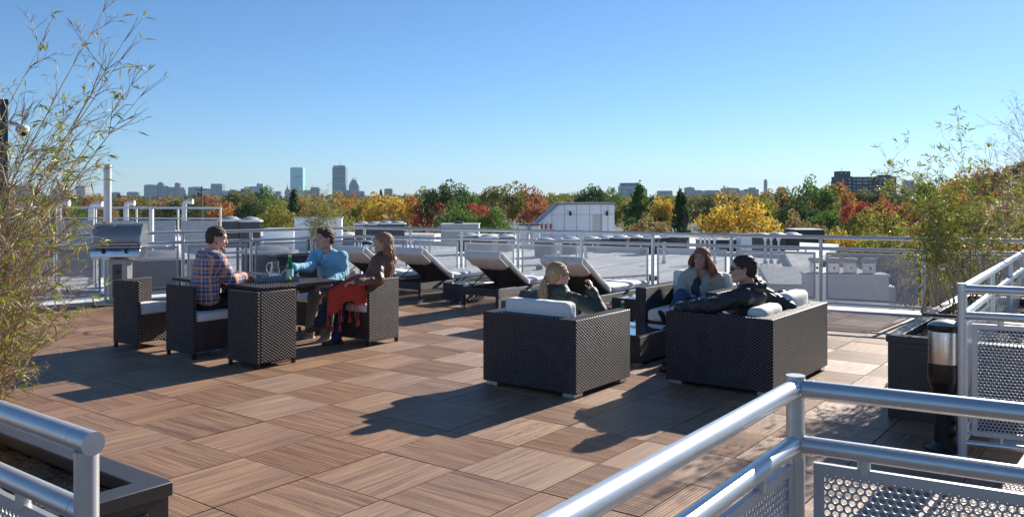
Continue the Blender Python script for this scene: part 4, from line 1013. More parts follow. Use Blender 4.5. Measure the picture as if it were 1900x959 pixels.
T_ = [ # u, top, half width, distance, colour, kind, label
 (60, 372, 40, 150, 'ol', 'broad', 'olive green tree seen through the tall bamboo at the far left'),
 (130, 380, 36, 140, 'g', 'broad', 'green tree behind the bamboo between the vent pipes and the brown blocks'),
 (178, 374, 32, 170, 'br', 'broad', 'brown-gold tree just left of the tall white pole'),
 (252, 370, 34, 185, 'ol', 'broad', 'olive tree below the leftmost grey tower'),
 (298, 372, 36, 170, 'br', 'broad', 'brown-gold tree below the wide blue-grey tower block'),
 (342, 366, 42, 165, 'dg', 'wide', 'dark green tree behind the right gooseneck vent'),
 (388, 360, 30, 190, 'rb', 'broad', 'rusty red tree above the screen fence corner'),
 (420, 372, 38, 112, 'orr', 'broad', 'orange and green tree right above the corner of the screen fence'),
 (452, 352, 34, 180, 'ol', 'broad', 'olive tree standing tall left of the green glass tower'),
 (468, 369, 34, 105, 'dg', 'broad', 'round dark green tree above the two dark condensers'),
 (490, 350, 26, 200, 'g', 'broad', 'slim green tree behind the round dark one, left of the glass tower'),
 (514, 381, 34, 98, 'yg', 'broad', 'yellow-green tree just left of the pale screen wall'),
 (546, 350, 30, 120, 'dg', 'con', 'dark conifer just below the green glass tower'),
 (560, 375, 22, 170, 'orr', 'broad', 'small orange tree between the conifer and the grey towers'),
 (598, 366, 42, 120, 'br', 'broad', 'brown thin tree behind the sparse bamboo of the blue-shirted man'),
 (640, 361, 38, 135, 'orr', 'wide', 'orange tree below the tall dark tower with the mast'),
 (622, 388, 36, 105, 'yg', 'broad', 'yellow-green tree low behind the head of the blue-shirted man'),
 (676, 375, 34, 125, 'yg', 'broad', 'yellow-green tree right of the rounded blue tower'),
 (716, 360, 44, 118, 'yel', 'wide', 'golden yellow tree below the small square far block'),
 (707, 352, 12, 190, 'dg', 'con', 'tiny dark conifer beside the small square far block'),
 (752, 358, 28, 190, 'br', 'broad', 'pale brown tree on the skyline right of the golden one'),
 (768, 368, 30, 130, 'orr', 'broad', 'orange-brown tree right of the golden yellow tree'),
 (692, 392, 52, 84, 'gr', 'bare', 'bare grey shrubby tree above the four small condensers'),
 (756, 395, 50, 86, 'gr', 'bare', 'bare grey shrubby tree in the middle of the bare group'),
 (812, 396, 46, 88, 'gr', 'bare', 'bare grey shrubby tree at the right end of the bare group'),
 (786, 350, 30, 180, 'ol', 'broad', 'olive tree just left of the big dark green one'),
 (800, 374, 30, 125, 'rd', 'broad', 'crimson tree below the big dark green crown'),
 (828, 337, 46, 125, 'dg', 'wide', 'big dark green tree standing highest on the skyline near the centre'),
 (868, 352, 30, 140, 'g', 'broad', 'bright green tree right of the big dark green one'),
 (846, 380, 42, 98, 'g', 'broad', 'bright green lower tree above the packaged rooftop unit'),
 (886, 376, 26, 104, 'rd', 'broad', 'red-orange tree left of the large olive tree'),
 (902, 362, 30, 150, 'br', 'broad', 'brown-gold tree behind the red-orange one'),
 (931, 340, 42, 112, 'ol', 'wide', 'large olive green tree left of the rust red one'),
 (915, 392, 34, 92, 'g', 'broad', 'low green tree below the large olive one'),
 (980, 348, 36, 116, 'rb', 'broad', 'tall rust red tree behind the sloping roof of the stair house'),
 (1002, 372, 36, 100, 'rb', 'wide', 'lower rust brown tree touching the sloping roof edge'),
 (1030, 362, 34, 190, 'yg', 'broad', 'yellow-green tree on the skyline above the sloping roof'),
 (1062, 355, 38, 200, 'ol', 'wide', 'olive tree above the middle of the stair house'),
 (1096, 345, 26, 170, 'dg', 'broad', 'dark green tree rising above the stair house door'),
 (1132, 352, 30, 190, 'g', 'wide', 'green tree right above the right end of the stair house'),
 (1164, 372, 26, 150, 'yg', 'broad', 'yellow-green tree low between stair house and tall green tree'),
 (1185, 341, 44, 118, 'g', 'con', 'broad green conifer in front of the curved glass tower'),
 (1196, 362, 40, 128, 'dg', 'broad', 'dark green tree behind the broad conifer'),
 (1222, 370, 30, 125, 'yel', 'broad', 'small golden tree between the conifers'),
 (1206, 402, 40, 86, 'br', 'wide', 'brown-gold bushy tree low beside the stair house'),
 (1264, 352, 42, 96, 'dg', 'con', 'very dark spire-shaped conifer left of the big yellow tree'),
 (1240, 360, 26, 160, 'yg', 'broad', 'yellow-green tree just left of the dark spire conifer'),
 (1303, 358, 34, 180, 'ol', 'broad', 'olive tree behind the left part of the big yellow tree'),
 (1362, 369, 70, 82, 'yel', 'wide', 'big golden yellow tree right above the railing'),
 (1352, 352, 36, 190, 'br', 'wide', 'brown-gold tree on the skyline above the big yellow one'),
 (1402, 360, 40, 160, 'yg', 'broad', 'yellow-green tree at the upper right of the big yellow one'),
 (1440, 345, 30, 170, 'br', 'broad', 'brown-gold tree just right of the thin far tower'),
 (1456, 366, 40, 118, 'rb', 'con', 'rusty half-bare conifer right of the big yellow tree'),
 (1505, 334, 46, 135, 'g', 'wide', 'tall bright green tree left of the dark brick block'),
 (1548, 342, 36, 140, 'orr', 'broad', 'orange tree touching the left side of the dark brick block'),
 (1478, 372, 40, 112, 'dg', 'broad', 'dark green tree between the rusty conifer and the orange tree'),
 (1540, 384, 46, 96, 'g', 'wide', 'bright green rounded tree below the orange one'),
 (1470, 398, 46, 92, 'br', 'wide', 'brown and red low tree right of the big yellow one'),
 (1590, 372, 26, 92, 'rd', 'broad', 'small crimson tree left of the yellow-green one'),
 (1606, 352, 26, 170, 'ol', 'broad', 'olive tree right below the brick block'),
 (1580, 362, 26, 175, 'dg', 'con', 'dark conifer below the left half of the brick block'),
 (1640, 352, 34, 165, 'dg', 'broad', 'dark green tree below the right half of the brick block'),
 (1644, 368, 46, 122, 'rd', 'wide', 'brilliant crimson tree left of the right bamboo'),
 (1690, 384, 42, 112, 'rd', 'broad', 'crimson tree half hidden behind the right bamboo'),
 (1622, 384, 56, 88, 'yg', 'wide', 'yellow-green tree before the crimson one'),
 (1560, 428, 40, 76, 'yel', 'wide', 'yellow low tree just above the railing at the right'),
 (1640, 426, 52, 74, 'yg', 'wide', 'low yellow-green tree behind the railing left of the right bamboo'),
 (1688, 350, 36, 170, 'ol', 'broad', 'olive tree on the skyline right of the brick block'),
 (1742, 330, 44, 140, 'dg', 'wide', 'dark green tree on the slope behind the right bamboo'),
 (1716, 352, 34, 160, 'g', 'broad', 'green tree on the slope left of the dark one'),
 (1800, 318, 56, 118, 'orr', 'wide', 'orange-brown tree high on the slope behind the bamboo'),
 (1856, 306, 54, 112, 'br', 'wide', 'brown-gold tree at the top of the slope near the right edge'),
 (1893, 302, 26, 150, 'dg', 'broad', 'dark green treetop peeking out at the right edge'),
 (1775, 372, 60, 90, 'br', 'wide', 'brown tree in the middle of the slope behind the bamboo'),
 (1860, 372, 70, 84, 'br', 'wide', 'brown tree low on the slope at the right edge'),
 (1740, 420, 60, 76, 'orr', 'wide', 'orange tree low behind the right bamboo stems'),
 (1840, 440, 70, 70, 'rb', 'wide', 'rust brown tree behind the sunlit right railing'),
 (1690, 470, 52, 62, 'br', 'wide', 'brown-gold tree seen through the railing beside the right bamboo'),
 (1610, 474, 48, 64, 'ol', 'wide', 'olive tree seen through the railing above the metal vents'),
 (1530, 486, 50, 60, 'dg', 'wide', 'dark green tree seen through the railing left of the metal vents'),
 (1780, 500, 60, 58, 'yg', 'wide', 'yellow-green tree low behind the right bamboo and railing'),
]
for a in T_: tree(*a[:6], label=a[6], group='autumn trees beyond the roofs')
rs = random.Random(3)
for k in range(62):
    u = -60 + k * 33 + rs.uniform(-8, 8); col = rs.choice(['ol', 'g', 'br', 'yg', 'dg', 'orr', 'ol', 'br'])
    v = 366 + rs.uniform(-5, 5) - (10 if u > 1700 else 0)
    tree(u, v, rs.uniform(20, 32), rs.uniform(230, 330), col, 'broad', 'distant autumn tree in the hazy back row below the skyline', 'distant trees in the back row')
# far woodland, one mass
rgw = np.random.default_rng(5); C = []; T = []; cols = []
for k in range(900):
    d = rgw.uniform(360, 1400); u = rgw.uniform(-150, 2050); x = (u - 950) * d / F; gz = terrain_z(x, d); top = EYE + rgw.uniform(-6, 4) * d / F
    c = np.array([x, d, top - 4]); C.append(c + np.clip(rgw.normal(0, 1, (40, 3)), -1.3, 1.3) * np.array([6, 6, 3.5])); T.append(np.full(40, rgw.uniform(0, 1)))
C = np.concatenate(C); T = np.concatenate(T); V, Fc, tt = leaf_quads(C, T, 1.6, rgw)
me = np_mesh('far_woodland', V, Fc, LEAF, smooth=False); at = me.attributes.new('tint', 'FLOAT', 'POINT'); at.data.foreach_set('value', tt.astype(np.float32))
o = link('far_woodland', me, kind='stuff'); o.color = (.13, .125, .05, 1); o['label'] = 'far autumn woodland that fills the distance up to the city'; o['category'] = 'woodland'

# ================================================================== SKYLINE
def tower_mat(name, col, win, fl=8.5, bay=7.5, wf=.5, glass=0.2, rough=.35):
    m, g, p = new_mat(name); tc = g.node('ShaderNodeTexCoord'); s = g.node('ShaderNodeSeparateXYZ'); g.l.new(tc.outputs['Object'], s.inputs[0])
    xy = g.math('ADD', s.outputs[0], s.outputs[1])
    a = g.math('LESS_THAN', g.math('FRACT', g.math('DIVIDE', s.outputs[2], fl)), wf); b = g.math('LESS_THAN', g.math('FRACT', g.math('DIVIDE', xy, bay)), .62)
    f = g.math('MULTIPLY', a, b); g.l.new(g.mixc(f, col, win), p.inputs['Base Color']); g.put(p.inputs['Roughness'], g.rangev(f, 0, 1, .7, rough)); return m
TM = {'blue': tower_mat('tower_blue', (.15, .21, .31), (.06, .11, .19)), 'conc': tower_mat('tower_concrete', (.24, .26, .30), (.08, .11, .16)), 'tan': tower_mat('tower_tan', (.36, .30, .26), (.10, .10, .11)), 'dark': tower_mat('tower_dark', (.11, .17, .24), (.04, .08, .13)), 'pale': tower_mat('tower_pale', (.45, .47, .49), (.16, .2, .25)), 'brown': tower_mat('tower_brown', (.26, .2, .17), (.08, .08, .09))}
gmat, _g, _p = new_mat('green_glass_wall'); _p.inputs['Base Color'].default_value = (.30, .72, .72, 1); _p.inputs['Roughness'].default_value = .25; _p.inputs['Specular IOR Level'].default_value = .8
M_mast = mat('mast', (.25, .27, .3), .6)
def block(label, u0, u1, v, key, d=2400, dep=None, extra=(), name='tower', group='city skyline'):
    a = W(u0, v, d); b = W(u1, v, d); zb = -12; w = b.x - a.x; H = a.z - zb
    t = thing(name, label, 'tower' if name == 'tower' else 'building', (a.x, d, zb), 0, group); m = TM.get(key, gmat); dep = dep or w * .8
    MB().box(0, w, 0, dep, 0, H).build('facade', m, t); MB().box(w * .04, w * .96, dep * .05, dep * .95, H, H + 1.5).build('parapet', M_mast, t)
    for (x0, x1, dv) in extra:
        MB().box(w * x0, w * x1, dep * .2, dep * .8, H + .02, H + dv * d / F).build('penthouse', m, t)
    return t
S = [('low brown block behind the bamboo at the far left', 12, 34, 345, 'tan', ()), ('brown block with light core behind the bamboo', 34, 64, 344, 'brown', ((.5, .8, 3),)), ('slim grey block behind the bamboo', 96, 104, 354, 'blue', ()), ('dark grey block behind the bamboo', 106, 123, 351, 'dark', ((.1, .5, 2),)),
 ('pale slim block seen between bamboo and white pole', 140, 158, 346, 'tan', ()), ('small grey block just right of the white pole', 206, 223, 358, 'conc', ((.2, .7, 1.5),)), ('square grey block farther right of the white pole', 235, 254, 357, 'blue', ((.2, .6, 1),)),
 ('wide blue-grey tower block, first big one from the left', 267, 296, 344, 'blue', ((.1, .5, 1.5),)), ('dark slim tower with raised top joined to the wide blue-grey block', 292, 303, 341, 'dark', ((0.1, .7, 3),)), ('pale blue tower left of the stepped brown one', 303, 312, 346, 'blue', ()),
 ('dark green-grey office block with ribbon windows', 309, 326, 348, 'dark', ()), ('brown tower with a tall core in the stepped group', 324, 334, 341, 'brown', ((.1, .6, 2),)), ('grey block right of the stepped brown core', 334, 342, 349, 'conc', ()),
 ('low wide blue block near the utility pole', 349, 372, 348, 'blue', ((.3, .8, 1.5),)), ('pale blue block right of the utility pole', 370, 390, 351, 'pale', ()), ('square dark blue tower in the left skyline', 391, 412, 342, 'blue', ((.2, .8, 1),)), ('low pale block at the foot of the square blue tower', 412, 427, 355, 'pale', ()),
 ('stepped blue-grey block left of the olive tree', 426, 441, 354, 'conc', ((0, .6, 2),)), ('low teal slab by the olive tree', 446, 460, 351, 'blue', ()), ('low pale slab rising behind the olive tree', 462, 477, 347, 'pale', ()), ('white tower with mast behind the olive tree', 476, 488, 342, 'pale', ((.1, .4, 2),)), ('small blue block left of the green glass tower', 510, 521, 356, 'blue', ()),
 ('small grey block right of the green glass tower', 564, 578, 354, 'conc', ()), ('grey block with square top between the two tall towers', 576, 593, 349, 'conc', ((.0, .5, 1.5),)), ('low block at the foot of the rounded tower', 640, 650, 354, 'dark', ()), ('low blue block right of the rounded tower', 664, 676, 356, 'blue', ((.2, .7, 1.5),)),
 ('small square grey-brown block alone on the skyline', 713, 728, 351, 'brown', ()), ('low grey block right of the curved glass building', 1186, 1201, 352, 'blue', ((.3, .9, 2),)), ('long low hospital-like block far on the horizon', 1222, 1248, 355, 'conc', ((.5, 1, 1),)), ('tan tower, left one of the pair above the yellow tree', 1272, 1289, 349, 'tan', ((.3, .7, 2),)), ('grey tower, right one of the pair above the yellow tree', 1289, 1303, 354, 'conc', ()),
 ('blue stepped block right of the tower pair', 1306, 1337, 355, 'blue', ((.2, .6, 2), (.7, .95, 2))), ('wide block with reddish roof storey', 1343, 1372, 350, 'tan', ((.1, .7, 1.5),)), ('pale low block right of the reddish one', 1368, 1384, 354, 'pale', ()), ('dark blue stepped block left of the thin tower', 1384, 1408, 352, 'blue', ((.35, .8, 4),)), ('grey block behind the right end of the brick block', 1680, 1697, 336, 'conc', ()), ('low pale block right of the brick block', 1700, 1722, 343, 'pale', ((.4, .8, 1.5),))]
for lb, u0, u1, v, key, ex in S: block(lb, u0, u1, v, key, extra=ex)
t = block('tall sheer green-glass slab tower on the skyline', 538.5, 562, 312, 'glass'); sxx = 2400 / F
MB().box(7 * sxx, 20 * sxx, -1.0, .05, (45 + 2) * sxx + 12 - 10, (45 + 2) * sxx + 12 - 7.5).build('louvre_band', M_mast, t)
for x in (5, 10): MB().cyl((x * sxx, 5, 90), (x * sxx, 5, 105), .5, n=6).build('mast', M_mast, t)
t = block('tall dark blue office tower with a stepped crown and mast', 616.5, 641, 311, 'dark')
w = 24.5 * sxx; H = (368 - 311) * sxx + EYE + 12
MB().box(w * .08, w * .92, 5, 28, H + .1, H + 6).build('crown', TM['dark'], t); MB().box(w * .03, w * .97, 3, 30, H + 2.5, H + 4.5).build('crown_ledge', M_mast, t); MB().cyl((w * .5, 15, H + 6), (w * .5, 15, H + 24), .7, .3, n=6).build('mast', M_mast, t); MB().cyl((w * .62, 15, H + 6), (w * .62, 15, H + 12), .5, n=6).build('mast', M_mast, t)
for dz in (24, 46): MB().box(-.4, w + .4, -.4, 20, H - dz, H - dz + 2).build('mechanical_floor', M_mast, t)
# rounded tower
a = W(647, 345, 2400); t = thing('tower', 'tower with a rounded arched crown on the skyline', 'tower', (a.x, 2400, -12), 0, 'city skyline'); w = 18.5 * sxx; H = (368 - 345) * sxx + 14
ext([(0, 0), (w, 0), (w, H), (w * .93, H + 5), (w * .85, H + 10), (w * .72, H + 15), (w * .6, H + 18), (w * .4, H + 18), (w * .28, H + 15), (w * .15, H + 10), (w * .07, H + 5), (0, H)], 0, 22).build('facade', TM['blue'], t)
pts = [(w * .5 - math.cos(q) * w * .27, 11, H + 14 + math.sin(q) * 9) for q in np.linspace(0, math.pi, 12)]; MB().tube(pts, .8, n=6).build('crown_arch', M_mast, t, smooth=60)
# church-like dome, thin tower, curved glass building
a = W(534, 352, 2300); t = thing('spire', 'small dark spire just left of the green glass tower', 'spire', (a.x, 2300, -12), 0); MB().lathe([(9, 0), (9, 31), (3, 42), (.6, 50), (.3, 58)], n=8).build('roof', M_mast, t)
t = thing('tower', 'thin stone tower standing alone on the skyline left of the green trees', 'tower', (W(1418.5, 335, 2400).x, 2400, -12), 0, 'city skyline'); MB().box(0, 8, 0, 8, 0, 62).build('shaft', TM['tan'], t); MB().box(1, 7, 1, 7, 62.02, 67).build('belfry', M_mast, t)
a = W(1152, 345, 1500); sx2 = 1500 / F; t = thing('office_building', 'curved pale glass office building above the green conifer', 'building', (a.x, 1500, -12), 0)
poly = [(x * sx2, 8 * math.cos(x / 38 * 3.14)) for x in range(0, 39, 4)]; poly = poly + [(38 * sx2, 40), (0, 40)]
MB().prism(poly, 0, 12 + 22 + 1.6).build('facade', TM['pale'], t); MB().prism([(x * .86 + 3, y + 3) for x, y in poly], 35.7, 41).build('roof_storey', TM['dark'], t)
for z in (26, 30, 34): MB().prism([(x, y - .5) for x, y in poly[:-2]] + [(38 * sx2, 8), (0, 8.2)], z, z + .9).build('floor_band', mat('pale_band', (.6, .66, .7), .4), t)
# utility pole
p = W(378, 346, 60); t = thing('utility_pole', 'thin leaning utility pole with a cross arm above the screen fence', 'pole', (p.x, 60, -15.5), 0)
MB().cyl((0, 0, 0), (-.15, 0, p.z + 15.5), .09, .07, n=8).build('shaft', BARK, t, smooth=50); MB().obox((-.55, 0, p.z + 15.25), (.25, 0, p.z + 15.3), .07, .08).build('cross_arm', BARK, t); MB().ell((-.35, 0, p.z + 14.9), (.14, .14, .2), 10, 6).build('transformer', M_con, t)
# brick apartment block on the right with windows that can be told apart
D_ = 620; sb = D_ / F; a = W(1555, 330, D_); t = thing('apartment_block', 'dark brick apartment block with rows of windows on the right skyline', 'building', (a.x, D_, -6), 0)
M_brk = mat('dark_brick', (.085, .055, .055), .85, var=.1, vscale=.3); M_win = mat('window_glass', (.55, .62, .68), .2, spec=.9, var=0)
zt = EYE + (368 - 327.5) * sb + 6
MB().box(0, 3 * sb, 2, 14, 0, zt - 8 * sb).build('wall', M_brk, t); MB().box(3 * sb, 27 * sb, 0, 16, 0, zt).build('wall', M_brk, t); MB().box(27 * sb, 100 * sb, 3, 18, 0, zt - .5 * sb).build('wall', M_brk, t); MB().box(70 * sb, 106 * sb, -2, 2.99, 0, zt + 0 * sb).build('wall', M_brk, t)
MB().box(4 * sb, 26 * sb, 3, 12, zt + .02, zt + 10 * sb).build('penthouse', M_brk, t); MB().box(28 * sb, 70 * sb, 2.8, 2.99, zt - 3 * sb, zt - .8 * sb).build('cornice', mat('grey_band', (.28, .28, .28), .7), t); MB().box(80 * sb, 98 * sb, 0, 8, zt + .02, zt + 3 * sb).build('penthouse', M_brk, t)
wm = MB().box(0, 1, 0, .2, 0, 1).mesh('window', M_win)
def win(x, z, w, h, y):
    o_ = bpy.data.objects.new('window', wm); COL.objects.link(o_); o_.parent = t; o_.location = (x * sb, y - .12, zt - z * sb); o_.scale = (w * sb, 1, h * sb)
for r_ in range(6):
    z = 6.5 + r_ * 6.2
    for x in (7, 20): win(x, z, 3.2, 2.2, 0)
    for x, w_ in ((32, 3), (38, 9), (50, 9), (62, 3)): win(x, z + 1, w_, 2.4, 3)
    for x in (75, 83, 92, 100): win(x, z, 3.0, 2.2, -2)
for x in (8, 16): win(x, -5.5, 2.2, 2.2, 3)
for r_ in (1, 3): MB().box(38 * sb, 59 * sb, 1.2, 2.98, zt - (12.4 + r_ * 6.2) * sb, zt - (11.0 + r_ * 6.2) * sb).build('balcony', mat('red_panel', (.3, .06, .05), .7), t)
MB().cyl((14 * sb, 8, zt + 10 * sb), (14 * sb, 8, zt + 17 * sb), .15, n=5).build('antenna', M_mast, t)

# ================================================================== BAMBOO
M_culm = mat('bamboo_culm', (.50, .37, .15), .5, var=.3, vscale=12); M_culm2 = mat('bamboo_twig', (.36, .25, .17), .6, var=.35, vscale=20)
def bleaf_mat(name, c1, c2):
    m, g, p = new_mat(name); at = g.node('ShaderNodeAttribute', attribute_name='tint'); c = g.mixc(at.outputs['Fac'], c1, c2); g.l.new(c, p.inputs['Base Color']); p.inputs['Roughness'].default_value = .45
    tr = g.node('ShaderNodeBsdfTranslucent'); g.l.new(c, tr.inputs[0]); mx = g.node('ShaderNodeMixShader'); mx.inputs[0].default_value = .38
    g.l.new(p.outputs[0], mx.inputs[1]); g.l.new(tr.outputs[0], mx.inputs[2]); g.l.new(mx.outputs[0], m.node_tree.nodes['Material Output'].inputs[0]); return m
BL1 = bleaf_mat('bamboo_leaf', (.10, .18, .02), (.40, .40, .04)); BL2 = bleaf_mat('bamboo_leaf_dry', (.26, .16, .07), (.40, .28, .13))
class Leaves:
    def __init__(s): s.v = []; s.f = []; s.t = []
    def leaf(s, p, d, L, w, tint):
        d = d.normalized(); sd = d.cross(Vector((random.gauss(0, 1), random.gauss(0, 1), random.gauss(0, 1)))); sd.normalize(); up = sd.cross(d)
        o = len(s.v); m_ = p + d * L * .4 - up * L * .03; e = p + d * L - Vector((0, 0, L * .18))
        s.v += [tuple(p), tuple(m_ + sd * w / 2), tuple(m_ - sd * w / 2), tuple(e), tuple(m_ + up * w * .12)]
        s.f += [(o, o + 1, o + 4), (o, o + 4, o + 2), (o + 1, o + 3, o + 4), (o + 4, o + 3, o + 2)]; s.t += [tint] * 5
    def build(s, name, m, parent):
        me = bpy.data.meshes.new(name); me.from_pydata(s.v, [], s.f); me.materials.append(m); at = me.attributes.new('tint', 'FLOAT', 'POINT'); at.data.foreach_set('value', s.t); me.update()
        return link(name, me, parent, kind='stuff')
def bamboo(label, roots_tips, r0, leafL, leaf_density, twig_density, leaf_from, dry=.25, seed=1, twigL=.35, cat='bamboo', leafm=None, twig_from=.2, droop=.1):
    rr = random.Random(seed); random.seed(seed)
    t = thing('bamboo', label, cat); tw = MB(); lv = Leaves(); dl = Leaves()
    def twig(p, d, L, r, depth):
        q1 = p + d * L * .5 + Vector((0, 0, rr.uniform(-.05, .05) * L)); d2 = (d + Vector((rr.gauss(0, .25), rr.gauss(0, .25), rr.gauss(0, .2) - droop))).normalized(); q2 = q1 + d2 * L * .5
        tw.tube([p, q1, q2], [r, r * .7, r * .35], n=3, caps=False)
        if depth > 0:
            for _ in range(rr.randint(2, 4)):
                s_ = rr.uniform(.2, 1); b = p.lerp(q1, s_ * 2) if s_ < .5 else q1.lerp(q2, s_ * 2 - 1)
                twig(b, (d + Vector((rr.gauss(0, .55), rr.gauss(0, .55), rr.gauss(0, .5)))).normalized(), L * rr.uniform(.35, .6), r * .6, depth - 1)
        else:
            if rr.random() < leaf_density:
                for _ in range(rr.randint(2, 4)):
                    dd = (d2 + Vector((rr.gauss(0, .5), rr.gauss(0, .5), rr.gauss(0, .35)))).normalized()
                    L_ = leafL * rr.uniform(.55, 1.25)
                    if rr.random() < dry: dl.leaf(q2, dd, L_, L_ * .12, rr.random())
                    else: lv.leaf(q2, dd, L_, L_ * .13, min(1, max(0, rr.gauss(.5, .32))))
    for k, (a, b, bend) in enumerate(roots_tips):
        a = Vector(a); b = Vector(b); n = 12; pts = []
        for i in range(n + 1):
            s_ = i / n; p = a.lerp(b, s_); p += Vector(bend) * math.sin(s_ * math.pi) * 1.0; p += Vector((rr.gauss(0, .004), rr.gauss(0, .004), 0)); pts.append(p)
        MB().tube(pts, [r0 * (1 - .88 * i / n) * (1.0) for i in range(n + 1)], n=6).build('culm', M_culm, t, smooth=60)
        nd = MB()
        Lc = (b - a).length
        for i in range(1, n):
            if i / n < twig_from: continue
            for _ in range(twig_density if rr.random() < .85 else 1):
                s_ = (i + rr.random()) / n
                if s_ > 1: continue
                j = min(int(s_ * n), n - 1); p = pts[j].lerp(pts[j + 1], s_ * n - j); dirc = (pts[j + 1] - pts[j]).normalized()
                az = rr.uniform(0, 6.28); side = Vector((math.cos(az), math.sin(az), 0)); d = (dirc * rr.uniform(.5, 1.1) + side * rr.uniform(.4, .9)).normalized()
                twig(p, d, twigL * rr.uniform(.5, 1.2) * (1.1 - .5 * s_), .0022 * (r0 / .008), 2 if s_ > leaf_from else 1)
        e = pts[-1]
        for _ in range(3): twig(e, (pts[-1] - pts[-2]).normalized() + Vector((rr.gauss(0, .2), rr.gauss(0, .2), 0)), .12, .0015, 0)
    tw.build('twigs', M_culm2, t, kind='stuff')
    if lv.v: lv.build('leaves', leafm or BL1, t)
    if dl.v: dl.build('dry_leaves', BL2, t)
    return t
rb_ = random.Random(11); RT = []
def root_left(): return (PLC - A * rb_.uniform(.95, 1.5) - B * rb_.uniform(.18, .55) + Vector((0, 0, .5)))
for (u, v) in ((192, 22), (222, 112), (228, 78), (244, 158), (262, 180), (80, 78)):
    a = root_left(); d = a.y + rb_.uniform(-.25, .25); b = W(u, v, d); RT.append((a, b, (-.10, 0, .02)))
for k in range(46):
    a = root_left(); d = a.y + rb_.uniform(-.35, .35); b = W(rb_.triangular(-120, 205, 60), rb_.uniform(210, 560), d); RT.append((a, b, (rb_.uniform(-.12, .04), rb_.uniform(-.05, .05), 0)))
bamboo('tall sparse bamboo with brown stems and few yellow-green leaves in the left planter', RT, .0074, .056, .18, 2, .3, dry=.16, seed=21, twigL=.25, twig_from=.12)
RT = []; rb_ = random.Random(12)
def root_right(): return Vector((4.25 + rb_.uniform(-.28, .30), 8.0 + rb_.uniform(-.35, .35), .5))
for (u, v) in ((1642, 292), (1778, 228), (1745, 300), (1700, 330), (1668, 330), (1722, 385)):
    a = root_right(); RT.append((a, W(u, v, a.y), (-.02, 0, .05)))
for k in range(24):
    a = root_right(); RT.append((a, W(rb_.uniform(1680, 1880), rb_.gauss(385, 42), a.y + rb_.uniform(-.3, .3)), (rb_.uniform(-.06, .06), 0, .02)))
bamboo('leafy yellow-green bamboo in the right hand planter', RT, .007, .080, .95, 1, .0, dry=.03, seed=22, twigL=.36, twig_from=.26)
RT = []; rb_ = random.Random(13)
for k in range(12):
    a = Vector((7.1 + rb_.uniform(-.3, .3), 9.5 + rb_.uniform(-.3, .3), .4)); RT.append((a, W(rb_.uniform(1800, 2040), rb_.uniform(205, 400), 9.5), (rb_.uniform(-.15, .05), 0, .1)))
bamboo('bare brown bamboo at the right edge behind the leafy one', RT, .009, .06, .18, 3, .0, dry=.6, seed=23, twigL=.6, twig_from=.1)
planter('dark planter of the bare brown bamboo, hidden behind the right railing', Vector((6.45, 9.45, 0)), .9, .9)
RT = []; rb_ = random.Random(14)
for k in range(7):
    a = Vector((-3.36 + rb_.uniform(-.12, .12), 14.95 + rb_.uniform(-.05, .05), .55)); RT.append((a, W(rb_.uniform(560, 632), rb_.uniform(350, 400), 14.9), (0, 0, 0)))
bamboo('thin sparse bamboo behind the head of the man in the blue shirt', RT, .006, .07, .6, 3, .3, dry=.1, seed=24, twigL=.3)
# a few small far clouds low over the horizon at the right
M_cl = bleaf_mat('cloud_white', (.95, .95, .97), (.95, .95, .97))
for u, v, w in ():
    p = W(u, v, 7000); mb = MB(); s_ = 7000 / F
    for k in range(9): mb.ell(((k - 4) * w * .2 * s_, random.uniform(-20, 20), random.uniform(-.6, .9) * s_), (w * .22 * s_, w * .2 * s_, random.uniform(.8, 1.8) * s_), 10, 6)
    o = mb.build('cloud', M_cl, smooth=80, kind='stuff'); o.location = p; o['label'] = 'small white cloud low on the right horizon'; o['category'] = 'cloud'
# ================================================================== PEOPLE
def skin_mat(name, col):
    m = mat(name, col, .5, var=.06, vscale=22, bump=.0006, bscale=180, spec=.4); p = m.node_tree.nodes['Principled BSDF']
    p.inputs['Subsurface Weight'].default_value = .12; p.inputs['Subsurface Scale'].default_value = .02; p.inputs['Subsurface Radius'].default_value = (1, .35, .2); return m
SK1 = skin_mat('skin_light', (.64, .38, .28)); SK2 = skin_mat('skin_tan', (.54, .31, .21))
M_eye = mat('eye_white', (.42, .38, .36), .25, var=0); M_iris = mat('iris', (.03, .02, .015), .2, var=0); M_teeth = mat('teeth', (.82, .78, .72), .3, var=0)
M_lip = mat('lips', (.42, .13, .11), .4, var=.05); M_brow1 = mat('brow_dark', (.04, .025, .018), .8)
def hair_mat(name, c1, c2):
    m, g, p = new_mat(name); tc = g.node('ShaderNodeTexCoord'); mp = g.node('ShaderNodeMapping'); mp.inputs['Scale'].default_value = (1, 1, .12); g.l.new(tc.outputs['Object'], mp.inputs[0])
    n = g.noise(mp.outputs[0], 170, 3); g.l.new(g.mixc(g.rangev(n, .35, .65, 0, 1), c1, c2), p.inputs['Base Color']); p.inputs['Roughness'].default_value = .6
    b = g.node('ShaderNodeBump'); b.inputs['Distance'].default_value = .012; g.l.new(n, b.inputs['Height']); g.l.new(b.outputs[0], p.inputs['Normal']); return m
H_br = hair_mat('hair_short_brown', (.045, .026, .018), (.11, .06, .04)); H_dk = hair_mat('hair_dark', (.022, .015, .012), (.07, .045, .032)); H_lb = hair_mat('hair_long_brown', (.17, .09, .05), (.50, .30, .17))
H_bl = hair_mat('hair_blond', (.26, .16, .08), (.60, .42, .24)); H_rd = hair_mat('hair_auburn', (.16, .06, .03), (.48, .20, .09)); H_beard = hair_mat('beard_ginger', (.20, .07, .03), (.36, .15, .07))
